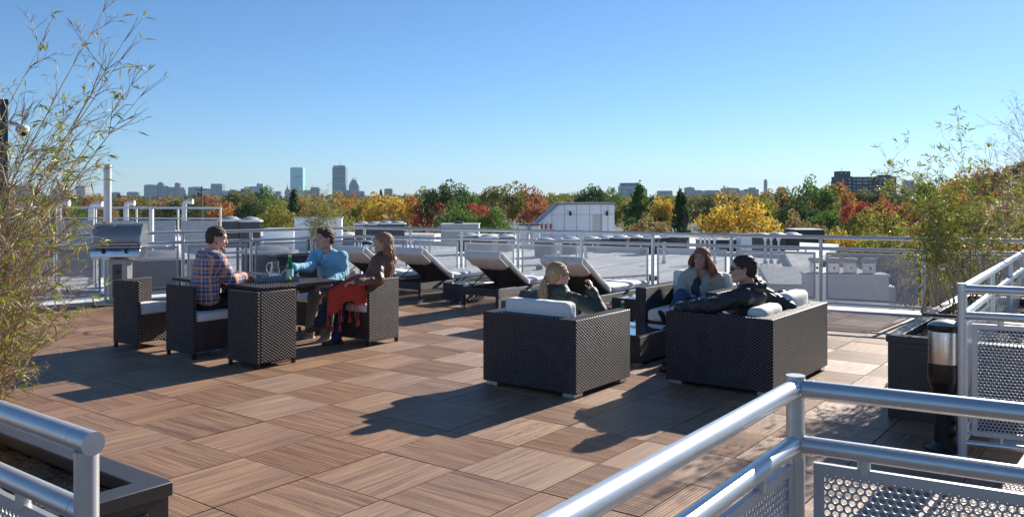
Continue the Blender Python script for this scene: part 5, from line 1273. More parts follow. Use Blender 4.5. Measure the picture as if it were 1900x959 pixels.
def basis(az, pitch=0, roll=0):
    m = Matrix.Rotation(R(az), 3, 'Z') @ Matrix.Rotation(R(-pitch), 3, 'Y') @ Matrix.Rotation(R(roll), 3, 'X'); return np.array(m)
def azv(a): return np.array([math.cos(R(a)), math.sin(R(a)), 0.])
def hand_prims(wrist, direction, palmn, s=1.0, curl=.5, left=True, r=.0085):
    """wrist point, pointing direction, palm normal -> palm and five curled fingers"""
    w = np.array(wrist, float); d = np.array(direction, float); d /= np.linalg.norm(d); n = np.array(palmn, float); n -= d * (n @ d); n /= np.linalg.norm(n); sd = np.cross(n, d) * (1 if left else -1)
    P = [prim_e(w + d * .045 * s, (.045 * s, .036 * s, .014 * s), np.stack([d, sd, n], 1), .012), prim_c(w - d * .02, w + d * .03 * s, .024 * s, .024 * s, .02)]
    L = [.070, .078, .074, .060]
    for i in range(4):
        b = w + d * .078 * s + sd * (.028 - .0185 * i) * s; a = curl * (.75 + .18 * i) ; p = b; ang = a * .45
        for j, fr in enumerate((.45, .32, .25)):
            q = p + (d * math.cos(ang) + n * math.sin(ang) + sd * (.12 - .08 * i) * (1 - curl)) * L[i] * fr * s
            P.append(prim_c(p, q, (r - .0008 * j) * s, (r - .0008 * (j + 1)) * s, .004)); p = q; ang += a
    b = w + d * .022 * s + sd * .026 * s; k = b + (d * .6 + sd * .75 + n * .25) * .035 * s; e = k + (d * .9 + sd * .2 + n * .45 * curl * 2) * .034 * s
    P += [prim_c(b, k, .0125 * s, .0105 * s, .008), prim_c(k, e, .010 * s, .0085 * s, .004)]
    return P
class Person:
    def __init__(s, label, hip, neck, head, head_az, head_pitch=0, torso_az=None, skin=SK1, hs=1.0, roll=0, female=False):
        s.t = thing('person', label, 'person', (float(hip[0]), float(hip[1]), 0)); s.o = np.array([hip[0], hip[1], 0.])
        s.hip = np.array(hip, float) - s.o; s.neck = np.array(neck, float) - s.o; s.head = np.array(head, float) - s.o
        s.B = basis(head_az, head_pitch, roll); s.hs = hs; s.skin = skin; s.taz = torso_az; s.body = []; s.female = female
        s.lat = azv(torso_az + 90); s.fwd = azv(torso_az); s.up = (s.neck - s.hip); s.up /= np.linalg.norm(s.up)
        s.fw = s.fwd - s.up * (s.fwd @ s.up); s.fw /= np.linalg.norm(s.fw)
    def H(s, x, y, z): return s.head + s.B @ (np.array([x, y, z]) * s.hs)
    def he(s, c, r, k=.012, rot=None): return prim_e(s.H(*c), np.array(r) * s.hs, s.B if rot is None else s.B @ rot, k)
    def hc(s, a, b, r1, r2, k=.01): return prim_c(s.H(*a), s.H(*b), r1 * s.hs, r2 * s.hs, k)
    def head_prims(s, smile=True):
        jaw = .92 if s.female else 1.0; P = [s.he((-.014, 0, .035), (.096, .076, .080), .03), s.he((.022, 0, -.02), (.064, .060 * jaw, .082), .03),
             s.hc((-.01, .044 * jaw, -.055), (.055, .022, -.092), .022, .018, .025), s.hc((-.01, -.044 * jaw, -.055), (.055, -.022, -.092), .022, .018, .025), s.he((.066, 0, -.094), (.017, .018, .016), .02),
             s.hc((.082, 0, .008), (.100, 0, -.030), .0075, .0095, .008), s.he((.103, 0, -.034), (.0115, .010, .009), .006), s.he((.094, .012, -.037), (.009, .007, .007), .005), s.he((.094, -.012, -.037), (.009, .007, .007), .005),
             s.hc((.078, -.032, .022), (.078, .032, .022), .0125, .0125, .012), s.he((.060, .038, -.028), (.024, .020, .020), .02), s.he((.060, -.038, -.028), (.024, .020, .020), .02),
             s.hc((.079, -.016, -.060), (.079, .016, -.060), .0105, .0105, .014)]
        for y in (1, -1):
            P += [s.he((-.004, y * .078, -.008), (.017, .007, .030), .006, rot=np.array(Matrix.Rotation(R(-12), 3, 'Y'))), sub(s.he((.004, y * .084, -.004), (.009, .004, .014), .006))]
            P.append(sub(s.he((.092, y * .030, .001), (.016, .016, .011), .012)))
        P.append(prim_c(s.H(-.020, 0, -.055), s.neck + s.up * -.01, .050 * s.hs * (1 if not s.female else .86), .055 * (1 if not s.female else .88), .025))
        return P
    def face(s, smile=.5, eyes=True):
        t = s.t
        if eyes:
            for y in (1, -1):
                e = MB().ell(s.H(.0715, y * .030, .001), (.0125 * s.hs, .0135 * s.hs, .0095 * s.hs), 12, 8).build('eye', M_eye, t, smooth=80)
                MB().ell(s.H(.0800, y * .030, .001), (.0062 * s.hs,) * 3, 10, 6).build('iris', M_iris, e, smooth=80)
                MB().tube([s.H(.083, y * .016, .010), s.H(.085, y * .030, .0095), s.H(.075, y * .044, .006)], .0036 * s.hs, n=6).build('eyelid', s.skin, t, smooth=80)
        if eyes:
            for y in (1, -1): MB().tube([s.H(.076, y * .018, -.006), s.H(.0815, y * .030, -.0095), s.H(.074, y * .043, -.006)], .0030 * s.hs, n=6).build('eyelid', s.skin, t, smooth=80)
        for y in (1, -1): MB().tube([s.H(.092, y * .014, .021), s.H(.089, y * .030, .027), s.H(.074, y * .048, .021)], [.0042 * s.hs, .0042 * s.hs, .002], n=6).build('eyebrow', s.brow, t, smooth=80)
        w = .019 + .008 * smile
        lipu = [s.H(.077, -w, -.055), s.H(.0875, -.010, -.0565), s.H(.0895, 0, -.058), s.H(.0875, .010, -.0565), s.H(.077, w, -.055)]
        lipl = [s.H(.077, -w, -.055), s.H(.0865, -.010, -.066 - .006 * smile), s.H(.0880, 0, -.068 - .007 * smile), s.H(.0865, .010, -.066 - .006 * smile), s.H(.077, w, -.055)]
        MB().tube(lipu, [.0022, .0038, .004, .0038, .0022], n=8).build('lip', M_lip, t, smooth=80); MB().tube(lipl, [.0022, .0045, .005, .0045, .0022], n=8).build('lip', M_lip, t, smooth=80)
        if smile > .6: MB().ell(s.H(.0815, 0, -.0625), np.array((.0095, .020, .0062)) * s.hs, 14, 8, Matrix(s.B.tolist())).build('teeth', M_teeth, t, smooth=80)
    def limbs(s, sh, el, wr, hip2, kn, an):
        """joint positions in world space, left then right"""
        g = lambda L: [np.array(x, float) - s.o for x in L]
        s.sh, s.el, s.wr, s.hp, s.kn, s.an = g(sh), g(el), g(wr), g(hip2), g(kn), g(an)
    def auto_joints(s, sw=.185, drop=.05, hw=.09):
        s.sh = [s.neck + s.lat * sw * k - s.up * drop for k in (1, -1)]; s.hp = [s.hip + s.lat * hw * k for k in (1, -1)]
    def build_body(s, hands, vox=.0055):
        P = s.head_prims()
        P.append(prim_c(s.hip, s.neck - s.up * .12, .09, .10, .04)); P.append(prim_c(s.sh[0], s.sh[1], .045, .045, .04)); P.append(prim_c(s.hp[0], s.hp[1], .07, .07, .04))
        for i in (0, 1):
            P += [prim_c(s.sh[i], s.el[i], .035, .031, .02), prim_c(s.el[i], s.wr[i], .031, .024, .02)]
            P += [prim_c(s.hp[i], s.kn[i], .06, .045, .03), prim_c(s.kn[i], s.an[i], .042, .032, .02)]
        for P_ in hands: P += P_
        o = sdf_obj('body', P, s.skin, s.t, vox); return o
    def top(s, name, m, chest=(.125, .19), waist=(.115, .155), sleeve=(.066, .056, .046), cuff=.93, collar=True, k=.05, amp=0.0044, freq=57, seed=0, hem=.06, belly=None, vox=.008, collar_r=.062, collar_h=.045, open_neck=None, extra=()):
        up, fw, lt = s.up, s.fw, s.lat; rot = np.stack([fw, lt, up], 1); L = np.linalg.norm(s.neck - s.hip)
        c = s.hip + up * L * .72; w = s.hip + up * L * .34; h = s.hip + up * hem
        P = [prim_e(c - fw * .005, (chest[0], chest[1], .19), rot, k), prim_e(w, (waist[0], waist[1], .17), rot, k), prim_e(h, (waist[0] * 1.12, waist[1] * 1.12, .11), rot, k),
             prim_c(s.sh[0] * .88 + s.sh[1] * .12 - up * .012, s.sh[1] * .88 + s.sh[0] * .12 - up * .012, .062, .062, k), prim_c(s.neck - up * .03 + lt * .06, s.neck - up * .03 - lt * .06, .058, .058, .05)]
        for i in (0, 1):
            e = s.el[i] + (s.wr[i] - s.el[i]) * cuff
            P += [prim_c(s.sh[i], s.el[i], sleeve[0] * 1.08, sleeve[1], .045), prim_c(s.el[i], e, sleeve[1], sleeve[2], .03)]
            P.append(prim_c(e - (s.wr[i] - s.el[i]) * .03, e, sleeve[2] * 1.1, sleeve[2] * 1.1, .008))
        if collar:
            ax = up; n = 12
            for i in range(n):
                a = 2 * math.pi * i / n; b = 2 * math.pi * (i + 1) / n
                if math.cos(a) > .9 or math.cos(b) > .9: continue
                pa = s.neck + (fw * math.cos(a) + lt * math.sin(a)) * collar_r + up * (collar_h * (.55 - .45 * math.cos(a))); pb = s.neck + (fw * math.cos(b) + lt * math.sin(b)) * collar_r + up * (collar_h * (.55 - .45 * math.cos(b)))
                P.append(prim_c(pa, pb, .011, .011, .008))
        P += list(extra)
        # neck opening
        P.append(sub(prim_c(s.neck + fw * .01 - up * .01, s.neck + up * .2, .048, .06, .012)))
        if open_neck: P.append(sub(prim_e(s.neck + fw * (chest[0] - .02) - up * open_neck * .4, (.07, .035, open_neck), rot, .015)))
        return sdf_obj(name, P, m, s.t, vox, folds(amp, freq, seed))
    def trousers(s, m, thigh=.082, knee=.066, cuff=.056, amp=.006, seed=1, name='trousers', hipr=(.13, .175, .12), vox=.009):
        rot = np.stack([s.fwd, s.lat, np.array([0, 0, 1.])], 1)
        P = [prim_e(s.hip + np.array([0, 0, .0]), hipr, rot, .05)]
        for i in (0, 1): P += [prim_c(s.hp[i], s.kn[i], thigh, knee, .05), prim_c(s.kn[i], s.an[i], knee, cuff, .03)]
        return sdf_obj(name, P, m, s.t, vox, folds(amp, 34, seed))
    def shoe(s, i, d, m, L=.26, h=.035, sole=None, flat=False):
        d = np.array(d, float); d /= np.linalg.norm(d); a = s.an[i]; toe = a + d * L * .62; heel = a - d * .05
        dn = np.array([0, 0, -1.]); dn = dn - d * (dn @ d); dn /= np.linalg.norm(dn)
        b = a + dn * .045
        P = [prim_c(b - d * .045, b + d * L * .30, .034, .032, .02), prim_c(b + d * L * .30, b + d * L * .60 + dn * .006, .034, .026, .02)]
        if not flat: P.append(prim_c(a, b + d * .04, .040, .038, .03))
        o = sdf_obj('shoe', P, m, s.t, .007)
        if sole:
            P = [prim_c(b - d * .05 + dn * .026, b + d * L * .62 + dn * .026, .030, .029, .01)]; sdf_obj('sole', [('e', (b + d * .06 + dn * .032), np.array([L * .56, .040, .011]), np.stack([d, np.cross(dn, d), dn], 1), 0, .01)], sole, o, .005)
        return o
    def hair_short(s, m, top=.012, seed=0, front=.075, side=.0, quiff=.0):
        P = [s.he((-.015, 0, .039 + quiff * .3), (.0985 + top * .3, .0785 + top * .2, .081 + top), .02), s.he((-.05, 0, -.01), (.062, .072, .075), .03)]
        if quiff: P.append(s.he((.055, 0, .085), (.045, .055, .03 + quiff), .02))
        P.append(sub(s.he((.108, 0, -.018), (.072, .10, .088), .01)))                 # face
        for y in (1, -1): P.append(sub(s.he((.012, y * .085, -.030), (.036, .028, .045), .008)))   # ears
        P.append(sub(s.he((-.03, 0, -.12), (.12, .12, .065), .008)))                  # nape
        P.append(sub(s.he((.0, 0, -.10), (.09, .055, .08), .01)))
        def d(P_):
            n = 0.5 * np.sin(P_[:, 0] * 210 + 3 * np.sin(P_[:, 2] * 90)) * np.sin(P_[:, 1] * 190 + 2 * np.sin(P_[:, 0] * 80)) + .5 * np.sin(P_[:, 2] * 160 + P_[:, 1] * 120); return .0032 * n
        o = sdf_obj('hair', P, m, s.t, .005, d)
        me = o.data; rr = random.Random(5); mb = MB()
        for v in rr.sample(list(me.vertices), min(420, len(me.vertices))):
            c = Vector(v.co); nn = Vector(v.normal); q = c + (nn * .6 + Vector((rr.gauss(0, .5), rr.gauss(0, .5), rr.gauss(0, .4)))).normalized() * rr.uniform(.006, .016); mb.tube([c, q], [.0012, .0004], n=3, caps=False)
        mb.build('hair_strands', m, o, kind='stuff'); return o
    def locks(s, name, m, roots, ends, r=.012, n=26, seed=0, spread=.02, sag=.03):
        """a head of hair built from many separate tapering locks"""
        rr = random.Random(seed); mb = MB()
        for k in range(n):
            f = (k + .5) / n; i = f * (len(roots) - 1); j = min(int(i), len(roots) - 2); a = np.array(s.H(*roots[j])) * (1 - (i - j)) + np.array(s.H(*roots[j + 1])) * (i - j)
            b = np.array(s.H(*ends[j])) * (1 - (i - j)) + np.array(s.H(*ends[j + 1])) * (i - j); b = b + np.array([rr.gauss(0, spread), rr.gauss(0, spread), rr.gauss(0, spread)])
            out = a - s.head; out /= np.linalg.norm(out); p1 = a + (b - a) * .35 + out * sag + np.array([rr.gauss(0, .006) for _ in range(3)]); p2 = a + (b - a) * .7 + out * sag * .8 + np.array([rr.gauss(0, .01) for _ in range(3)])
            mb.tube([a, p1, p2, b], [r * .7, r, r * .8, r * .12], n=7)
        return mb.build(name, m, s.t, smooth=80)
    def strands(s, m, pts, n=30, seed=0, L=.12, out=.05):
        rr = random.Random(seed); mb = MB()
        for k in range(n):
            a = np.array(s.H(*rr.choice(pts))) + np.array([rr.gauss(0, .008) for _ in range(3)]); o = a - s.head; o /= np.linalg.norm(o); d = o * out + np.array([rr.gauss(0, .03), rr.gauss(0, .03), rr.gauss(0, .03)])
            mb.tube([a, a + d * .6 + np.array([0, 0, .01]), a + d * 1.2], [.0008, .0007, .0004], n=3, caps=False)
        return mb.build('loose_strands', m, s.t, kind='stuff')

def plaid(name):
    m, g, p = new_mat(name); tc = g.node('ShaderNodeTexCoord'); s = g.node('ShaderNodeSeparateXYZ'); g.l.new(tc.outputs['Object'], s.inputs[0])
    def band(v, per, w, off=0): return g.math('LESS_THAN', g.math('FRACT', g.math('ADD', g.math('DIVIDE', v, per), off)), w)
    X, Zz = s.outputs[0], s.outputs[2]; Yy = s.outputs[1]
    X = g.math('MULTIPLY', g.math('ARCTAN2', Yy, X), .19)
    c = g.mixc(g.math('MULTIPLY', band(X, .088, .38), .75), (.07, .12, .28), (.66, .27, .10)); c = g.mixc(g.math('MULTIPLY', band(Zz, .088, .36), .6), c, (.62, .26, .11))
    c = g.mixc(g.math('MULTIPLY', band(Zz, .088, .12, .62), .7), c, (.03, .05, .14))
    for v, o in ((X, .30), (X, .78), (Zz, .30), (Zz, .8)): c = g.mixc(g.math('MULTIPLY', band(v, .088, .07, o), .6), c, (.7, .66, .62))
    g.l.new(c, p.inputs['Base Color']); p.inputs['Roughness'].default_value = .85; return m
M_plaid = plaid('plaid_cotton'); M_blue = mat('blue_cotton', (.24, .50, .66), .8, var=.05, bump=.014, bscale=16); M_tee = mat('white_tee', (.75, .75, .75), .8)
M_brl = mat('brown_leather', (.155, .068, .042), .5, var=.25, vscale=14, bump=.012, bscale=22); M_blk = mat('black_leather', (.030, .030, .032), .5, var=.3, vscale=14, bump=.012, bscale=22, spec=.45)
M_olv = mat('dark_olive_cloth', (.040, .050, .038), .6, var=.15, bump=.012, bscale=20); M_khk = mat('khaki_cloth', (.42, .38, .30), .7, var=.08, bump=.014, bscale=16); M_blouse = mat('dark_teal_blouse', (.015, .04, .05), .6, bump=.01, bscale=20)
M_jean = mat('dark_denim', (.02, .035, .075), .85, var=.25, vscale=18, bump=.0015, bscale=150); M_jean2 = mat('blue_denim', (.035, .065, .15), .85, var=.25, vscale=18, bump=.0015, bscale=150); M_gry = mat('grey_trouser', (.24, .23, .21), .8, var=.1); M_blkc = mat('black_cloth', (.012, .012, .016), .8)
M_shoeb = mat('brown_suede', (.13, .055, .035), .7); M_snk = mat('grey_sneaker', (.42, .45, .45), .5, var=.3, vscale=30); M_sole = mat('white_sole', (.7, .7, .68), .6); M_shoek = mat('black_shoe', (.012, .012, .012), .35); M_lens = mat('sunglass_black', (.008, .008, .009), .12, spec=.9); M_belt = mat('brown_belt', (.08, .035, .02), .5)
M_scarf = mat('red_knit', (.50, .050, .028), .9, var=.12, vscale=40, bump=.004, bscale=160, sheen=.3)
V3 = lambda *a: np.array(a, float)
def P_(u, v, d): return np.array(W(u, v, d))

# --- man in the plaid shirt
P = Person('bearded man in an orange and blue plaid shirt at the table, seen from behind', V3(-3.24, 8.84, .53), P_(391, 470, 8.90), P_(403, 442, 8.93), 12, -8, 38, SK1, 1.04); P.brow = M_brow1
P.auto_joints(.195, .045); P.sh[1] += V3(.02, 0, -.02)
P.limbs([P.sh[0] + P.o, P.sh[1] + P.o], [P_(404, 515, 9.35), P_(428, 520, 8.88)], [P_(446, 513, 9.30), P_(450, 514, 9.10)], [P.hp[0] + P.o, P.hp[1] + P.o], [V3(-3.02, 9.28, .53), V3(-2.82, 9.12, .53)], [V3(-2.92, 9.42, .07), V3(-2.70, 9.30, .07)])
P.build_body([hand_prims(P.wr[0], V3(.9, -.25, -.05), V3(0, 0, -1), 1.0, .7, True), hand_prims(P.wr[1], V3(.55, .8, .0), V3(0, 0, -1), 1.0, .6, False)])
P.face(.55); P.hair_short(H_br, .006)
sdf_obj('beard', [P.hc((.0, .052, -.045), (.055, .024, -.093), .016, .018, .02), P.hc((.0, -.052, -.045), (.055, -.024, -.093), .016, .018, .02), P.he((.066, 0, -.098), (.020, .022, .020), .02), P.hc((.084, -.016, -.050), (.084, .016, -.050), .007, .007, .008), sub(P.he((.095, 0, -.062), (.014, .022, .007), .006))], H_beard, P.t, .005)
P.top('shirt', M_plaid, (.14, .222), (.145, .205), (.076, .068, .056), amp=0.0050, freq=48, seed=2, hem=.05, collar_h=.03)
P.trousers(M_blkc, seed=3); P.shoe(0, V3(.6, .8, 0), M_shoek); P.shoe(1, V3(.6, .8, 0), M_shoek)
sdf_obj('belt', [prim_e(P.hip + P.up * -.012 - P.fwd * .004, (.152, .19, .022), np.stack([P.fwd, P.lat, V3(0, 0, 1)], 1), .01)], M_belt, P.t, .008)

# --- man in the blue shirt
P = Person('smiling dark-haired man in a light blue shirt on the far side of the table', V3(-2.18, 10.22, .53), P_(609, 470, 10.02), P_(603, 443, 9.98), 222, 2, 243, SK1, 1.04); P.brow = M_brow1
P.auto_joints(.20, .04)
P.limbs([P.sh[0] + P.o, P.sh[1] + P.o], [P_(637, 506, 9.95), P_(574, 495, 9.78)], [P_(606, 528, 9.62), P_(540, 497, 9.50)], [P.hp[0] + P.o, P.hp[1] + P.o], [P_(618, 545, 9.66), P_(583, 548, 9.75)], [P_(604, 623, 9.60), P_(574, 622, 9.80)])
P.build_body([hand_prims(P.wr[0], V3(-.7, -.5, -.2), V3(0, 0, -1), 1.0, .6, True), hand_prims(P.wr[1], V3(-.75, -.4, -.35), V3(0, 0, -1), 1.0, .6, False)])
P.face(1.0); P.hair_short(H_br, .014, quiff=.012)
P.top('shirt', M_blue, (.13, .205), (.125, .175), (.068, .058, .046), amp=0.0050, freq=45, seed=5, hem=.04, collar_h=.028, open_neck=.045)
for k in (1, -1):
    c0 = P.neck + P.fw * .03 + P.lat * .062 * k + P.up * .035; c1 = P.neck + P.fw * .085 + P.lat * .018 * k - P.up * .005; c2 = P.neck + P.fw * .125 + P.lat * .060 * k - P.up * .055
    q_ = MB(); q_.add([c0, c1, c2, c0 + (c2 - c1) * .8], [(0, 1, 2, 3)]); w_ = q_.build('collar_point', M_blue, P.t); sm = w_.modifiers.new('thickness', 'SOLIDIFY'); sm.thickness = .006
MB().tube([P.neck + P.fw * (.128 + .010 * math.sin(k * .9)) - P.up * (.08 + k * .06) for k in range(7)], .007, n=6).build('placket', M_blue, P.t, smooth=80)
sdf_obj('undershirt', [prim_e(P.neck - P.up * .045 + P.fw * .050, (.03, .05, .05), np.stack([P.fw, P.lat, P.up], 1), .02)], M_tee, P.t, .008)
for k in range(5):
    q = P.neck + P.fw * (.128 + .012 * math.sin(k)) - P.up * (.11 + k * .075); MB().ell(q, (.006, .006, .006), 8, 5).build('button', M_tee, P.t, smooth=80)
P.trousers(M_gry, seed=6); P.shoe(0, V3(-.55, -.8, -.1), M_snk, sole=M_sole); P.shoe(1, V3(-.5, -.8, -.05), M_snk, sole=M_sole)

# --- woman in the brown leather jacket
P = Person('woman in a brown leather jacket with a red shawl on her lap, facing left', V3(-1.62, 9.58, .53), P_(717, 478, 9.62), P_(710, 452, 9.60), 186, 3, 160, SK1, 1.0, female=True); P.brow = M_brow1
P.auto_joints(.165, .045, .08)
P.limbs([P.sh[0] + P.o, P.sh[1] + P.o], [P_(703, 519, 9.34), P_(690, 512, 9.62)], [P_(661, 523, 9.14), P_(662, 522, 9.42)], [P.hp[0] + P.o, P.hp[1] + P.o], [P_(622, 546, 9.25), P_(634, 556, 9.47)], [P_(593, 597, 9.22), P_(624, 628, 9.36)])
P.build_body([hand_prims(P.wr[0], V3(-.9, -.05, -.1), V3(0, .1, -1), .92, .45, True), hand_prims(P.wr[1], V3(-.9, -.4, -.1), V3(0, 0, -1), .92, .5, False)])
P.face(.8)
hr = [P.he((-.018, 0, .045), (.105, .086, .088), .03), P.he((-.06, 0, -.03), (.065, .083, .10), .03), sub(P.he((.10, 0, -.035), (.088, .12, .090), .012)), P.he((.05, 0, .080), (.04, .055, .020), .02)]
sdf_obj('hair', hr, H_lb, P.t, .006, lambda q: .0016 * np.sin(q[:, 0] * 330 + 20 * q[:, 2]) + .0016 * np.sin(q[:, 1] * 310 + 15 * q[:, 2]))
P.locks('hair_locks', H_lb, [(-.015, .086, .03), (-.04, .09, .02), (-.08, .06, .02), (-.105, 0, .02), (-.08, -.06, .02), (-.01, -.085, .02)], [(-.035, .085, -.15), (-.085, .08, -.19), (-.12, .055, -.21), (-.13, 0, -.20), (-.10, -.05, -.18), (-.03, -.08, -.15)], .0115, 84, 4, .014, .012)
P.strands(H_lb, [(-.09, .03, .05), (-.10, 0, -.05), (-.08, .06, -.1), (0, .03, .12)], 26, 3)
P.top('jacket', M_brl, (.128, .172), (.125, .158), (.060, .055, .047), amp=0.0055, freq=63, seed=8, hem=.02, collar_h=.035, collar_r=.056)
sdf_obj('blouse', [prim_e(P.neck - P.up * .15 + P.fw * .05, (.065, .06, .17), np.stack([P.fw, P.lat, P.up], 1), .02)], M_blkc, P.t, .008)
P.trousers(M_jean, .072, .060, .058, seed=9, hipr=(.12, .16, .11)); P.shoe(0, V3(-.75, -.1, -.28), M_shoeb, .23, flat=True); P.shoe(1, V3(-.9, -.35, -.02), M_shoeb, .23, flat=True)
# shawl over her lap
sh = MB(); n, m_ = 30, 18; S0 = V3(0, 0, 0)
def shawl_pt(i, j):
    a = i / n; b = j / m_                      # a: knee to waist, b: far side over the thigh and down
    kn = np.array(P_(628, 543, 9.27)); wa = np.array(P_(695, 528, 9.42)); top_ = kn * (1 - a) + wa * a + V3(0, 0, .075 + .03 * math.sin(a * 3.1))
    side = V3(-.49, -.86, 0); hang = .27 - .07 * a + .035 * math.sin(a * 9); Lx = b * (.34 + hang)
    if Lx < .34:
        q = top_ + side * (Lx - .20); q[2] += .05 * math.cos((Lx - .17) / .17 * 1.4) - .02 + .012 * math.sin(a * 14 + b * 4)
    else:
        d = Lx - .34; q = top_ + side * (.17 + .018 * math.sin(a * 17) * min(1, d * 8)); q[2] += -.03 - d; q = q + V3(.08 * d * (a - .5), 0, 0)
    return q
sh.v = [tuple(shawl_pt(i, j)) for i in range(n + 1) for j in range(m_ + 1)]; sh.f = [(i * (m_ + 1) + j, (i + 1) * (m_ + 1) + j, (i + 1) * (m_ + 1) + j + 1, i * (m_ + 1) + j + 1) for i in range(n) for j in range(m_)]
st = thing('shawl', 'bright red knitted shawl with tassels hanging over the lap of the seated woman', 'shawl')
so = sh.build('cloth', M_scarf, st, smooth=80); sm = so.modifiers.new('thickness', 'SOLIDIFY'); sm.thickness = .014; sm.offset = 0
rr = random.Random(4)
for i, L in ((1, .07), (4, .13), (8, .17), (12, .13), (17, .19), (21, .22), (25, .18), (29, .10)):
    e = shawl_pt(i, m_); q = e + V3(rr.gauss(0, .01), rr.gauss(0, .01), -L); MB().tube([e + V3(0, 0, .01), (e + q) / 2 + V3(rr.gauss(0, .008), 0, 0), q], [.006, .0065, .006], n=8).build('fringe', M_scarf, st, smooth=80)
    MB().lathe([(.004, .012), (.015, 0), (.013, -.014), (.020, -.045), (.002, -.046)], tuple(q), 10).build('tassel', M_scarf, st, smooth=60)

# --- woman with the blond ponytail
P = Person('woman with a blond ponytail and dark olive jacket in the nearest armchair, hand raised', V3(.40, 7.62, .47), P_(1030, 545, 7.66), P_(1036, 511, 7.64), 22, 0, 52, SK1, 1.0, female=True); P.brow = M_brow1
P.auto_joints(.17, .045, .08); P.sh[1] += V3(0.03, -.02, 0)
P.limbs([P.sh[0] + P.o, P.sh[1] + P.o], [V3(.13, 7.98, .68), P_(1113, 577, 7.60)], [V3(.42, 8.15, .60), P_(1098, 541, 7.62)], [P.hp[0] + P.o, P.hp[1] + P.o], [V3(.50, 8.10, .50), V3(.80, 7.95, .50)], [V3(.62, 8.24, .08), V3(.93, 8.08, .08)])
P.build_body([hand_prims(P.wr[0], V3(.6, .6, -.1), V3(0, 0, -1), .92, .5, True), hand_prims(P.wr[1], V3(-.10, .05, 1), V3(-.75, .3, .1), .92, .95, False)])
P.face(.5, eyes=False)
hr = [P.he((-.016, 0, .042), (.102, .082, .085), .03), P.he((-.06, 0, -.01), (.058, .074, .07), .03), sub(P.he((.115, 0, -.03), (.078, .11, .088), .012)), sub(P.he((.012, .088, -.036), (.03, .022, .035), .008)), sub(P.he((.012, -.088, -.036), (.03, .022, .035), .008)), P.he((-.112, 0, -.012), (.025, .024, .024), .015)]
sdf_obj('hair', hr, H_bl, P.t, .005, lambda q: .0018 * np.sin(q[:, 2] * 300 + 60 * q[:, 0]) + .001 * np.sin(q[:, 1] * 310))
MB().lathe([(.017, -.008), (.021, 0), (.017, .008)], tuple(P.H(-.128, 0, -.02)), 12).build('hair_tie', M_olv, P.t, smooth=60)
P.locks('ponytail', H_bl, [(-.125, .012, -.01), (-.13, -.012, -.02), (-.12, .0, -.03)], [(-.155, .025, -.225), (-.165, -.01, -.24), (-.14, -.03, -.22)], .0125, 46, 5, .014, .012)
P.strands(H_bl, [(-.05, .03, .115), (0, .0, .125), (.05, -.02, .11), (.07, 0, .09), (-.15, 0, -.1)], 44, 6, out=.07)
P.top('jacket', M_olv, (.115, .17), (.11, .145), (.066, .060, .050), amp=0.0066, freq=60, seed=10, hem=.02, collar_h=.045, collar_r=.056)
P.trousers(M_jean, .072, .058, .05, seed=11, hipr=(.12, .16, .11)); P.shoe(0, V3(.6, .8, -.05), M_shoek, .24); P.shoe(1, V3(.6, .8, -.05), M_shoek, .24)
def shades(P, fr=M_lens, wr=1.0):
    g_ = sdf_obj('sunglasses', [P.he((.096, .030, .002), (.006, .026, .018), .002), P.he((.096, -.030, .002), (.006, .026, .018), .002), P.hc((.101, -.012, .008), (.101, .012, .008), .003, .003, .002)] + [P.hc((.092, y * .055, .010), (.010, y * .084, .012), .0045, .0035, .002) for y in (1, -1)] + [P.hc((.010, y * .084, .012), (-.008, y * .083, -.006), .0035, .003, .002) for y in (1, -1)], fr, P.t, .0035)
    return g_
shades(P, mat('tortoise_shell', (.10, .04, .015), .2, spec=.8))
# sleeve tab and bracelet
MB().tube([P.wr[1] + V3(.03, 0, -.02), P.wr[1] + V3(0, -.03, -.022), P.wr[1] + V3(-.03, 0, -.02), P.wr[1] + V3(0, .03, -.018), P.wr[1] + V3(.03, 0, -.02)], .004, n=6).build('bracelet', mat('gold', (.6, .42, .15), .3, metal=1), P.t, smooth=80)

# --- woman in the khaki jacket
P = Person('laughing woman with long auburn hair in a khaki jacket, legs crossed in the far armchair', V3(2.05, 9.46, .47), P_(1303, 510, 9.48), P_(1301, 480, 9.42), 238, 3, 245, SK2, 1.02, female=True, roll=-4); P.brow = M_brow1
P.auto_joints(.18, .04, .085)
P.limbs([P.sh[0] + P.o, P.sh[1] + P.o], [P_(1340, 549, 9.38), P_(1262, 549, 9.36)], [P_(1300, 560, 9.10), P_(1286, 558, 9.12)], [P.hp[0] + P.o, P.hp[1] + P.o], [P_(1292, 563, 9.02), P_(1265, 547, 8.98)], [V3(1.72, 8.92, .10), P_(1243, 590, 8.84)])
P.build_body([hand_prims(P.wr[0], V3(-.7, -.3, 0), V3(0, .3, -1), .92, .6, True), hand_prims(P.wr[1], V3(.6, -.4, 0), V3(0, .3, -1), .92, .6, False)])
P.face(1.0)
hr = [P.he((-.018, 0, .045), (.104, .088, .088), .03), P.he((-.05, 0, -.02), (.07, .088, .095), .03), sub(P.he((.108, 0, -.035), (.078, .068, .095), .012))]
sdf_obj('hair', hr, H_rd, P.t, .006, lambda q: .0016 * np.sin(q[:, 0] * 330 + 20 * q[:, 2]) + .0016 * np.sin(q[:, 1] * 310 + 15 * q[:, 2]))
P.locks('hair_locks', H_rd, [(.045, .072, .06), (.0, .09, .03), (-.05, .085, .02), (-.09, .05, .02), (-.105, 0, .0), (-.08, -.06, .0), (-.01, -.088, .02), (.035, -.076, .05)], [(.03, .13, -.17), (-.02, .16, -.22), (-.06, .15, -.24), (-.11, .10, -.24), (-.12, 0, -.22), (-.09, -.07, -.18), (-.02, -.095, -.13), (.01, -.10, -.10)], .0115, 96, 7, .018, .014)
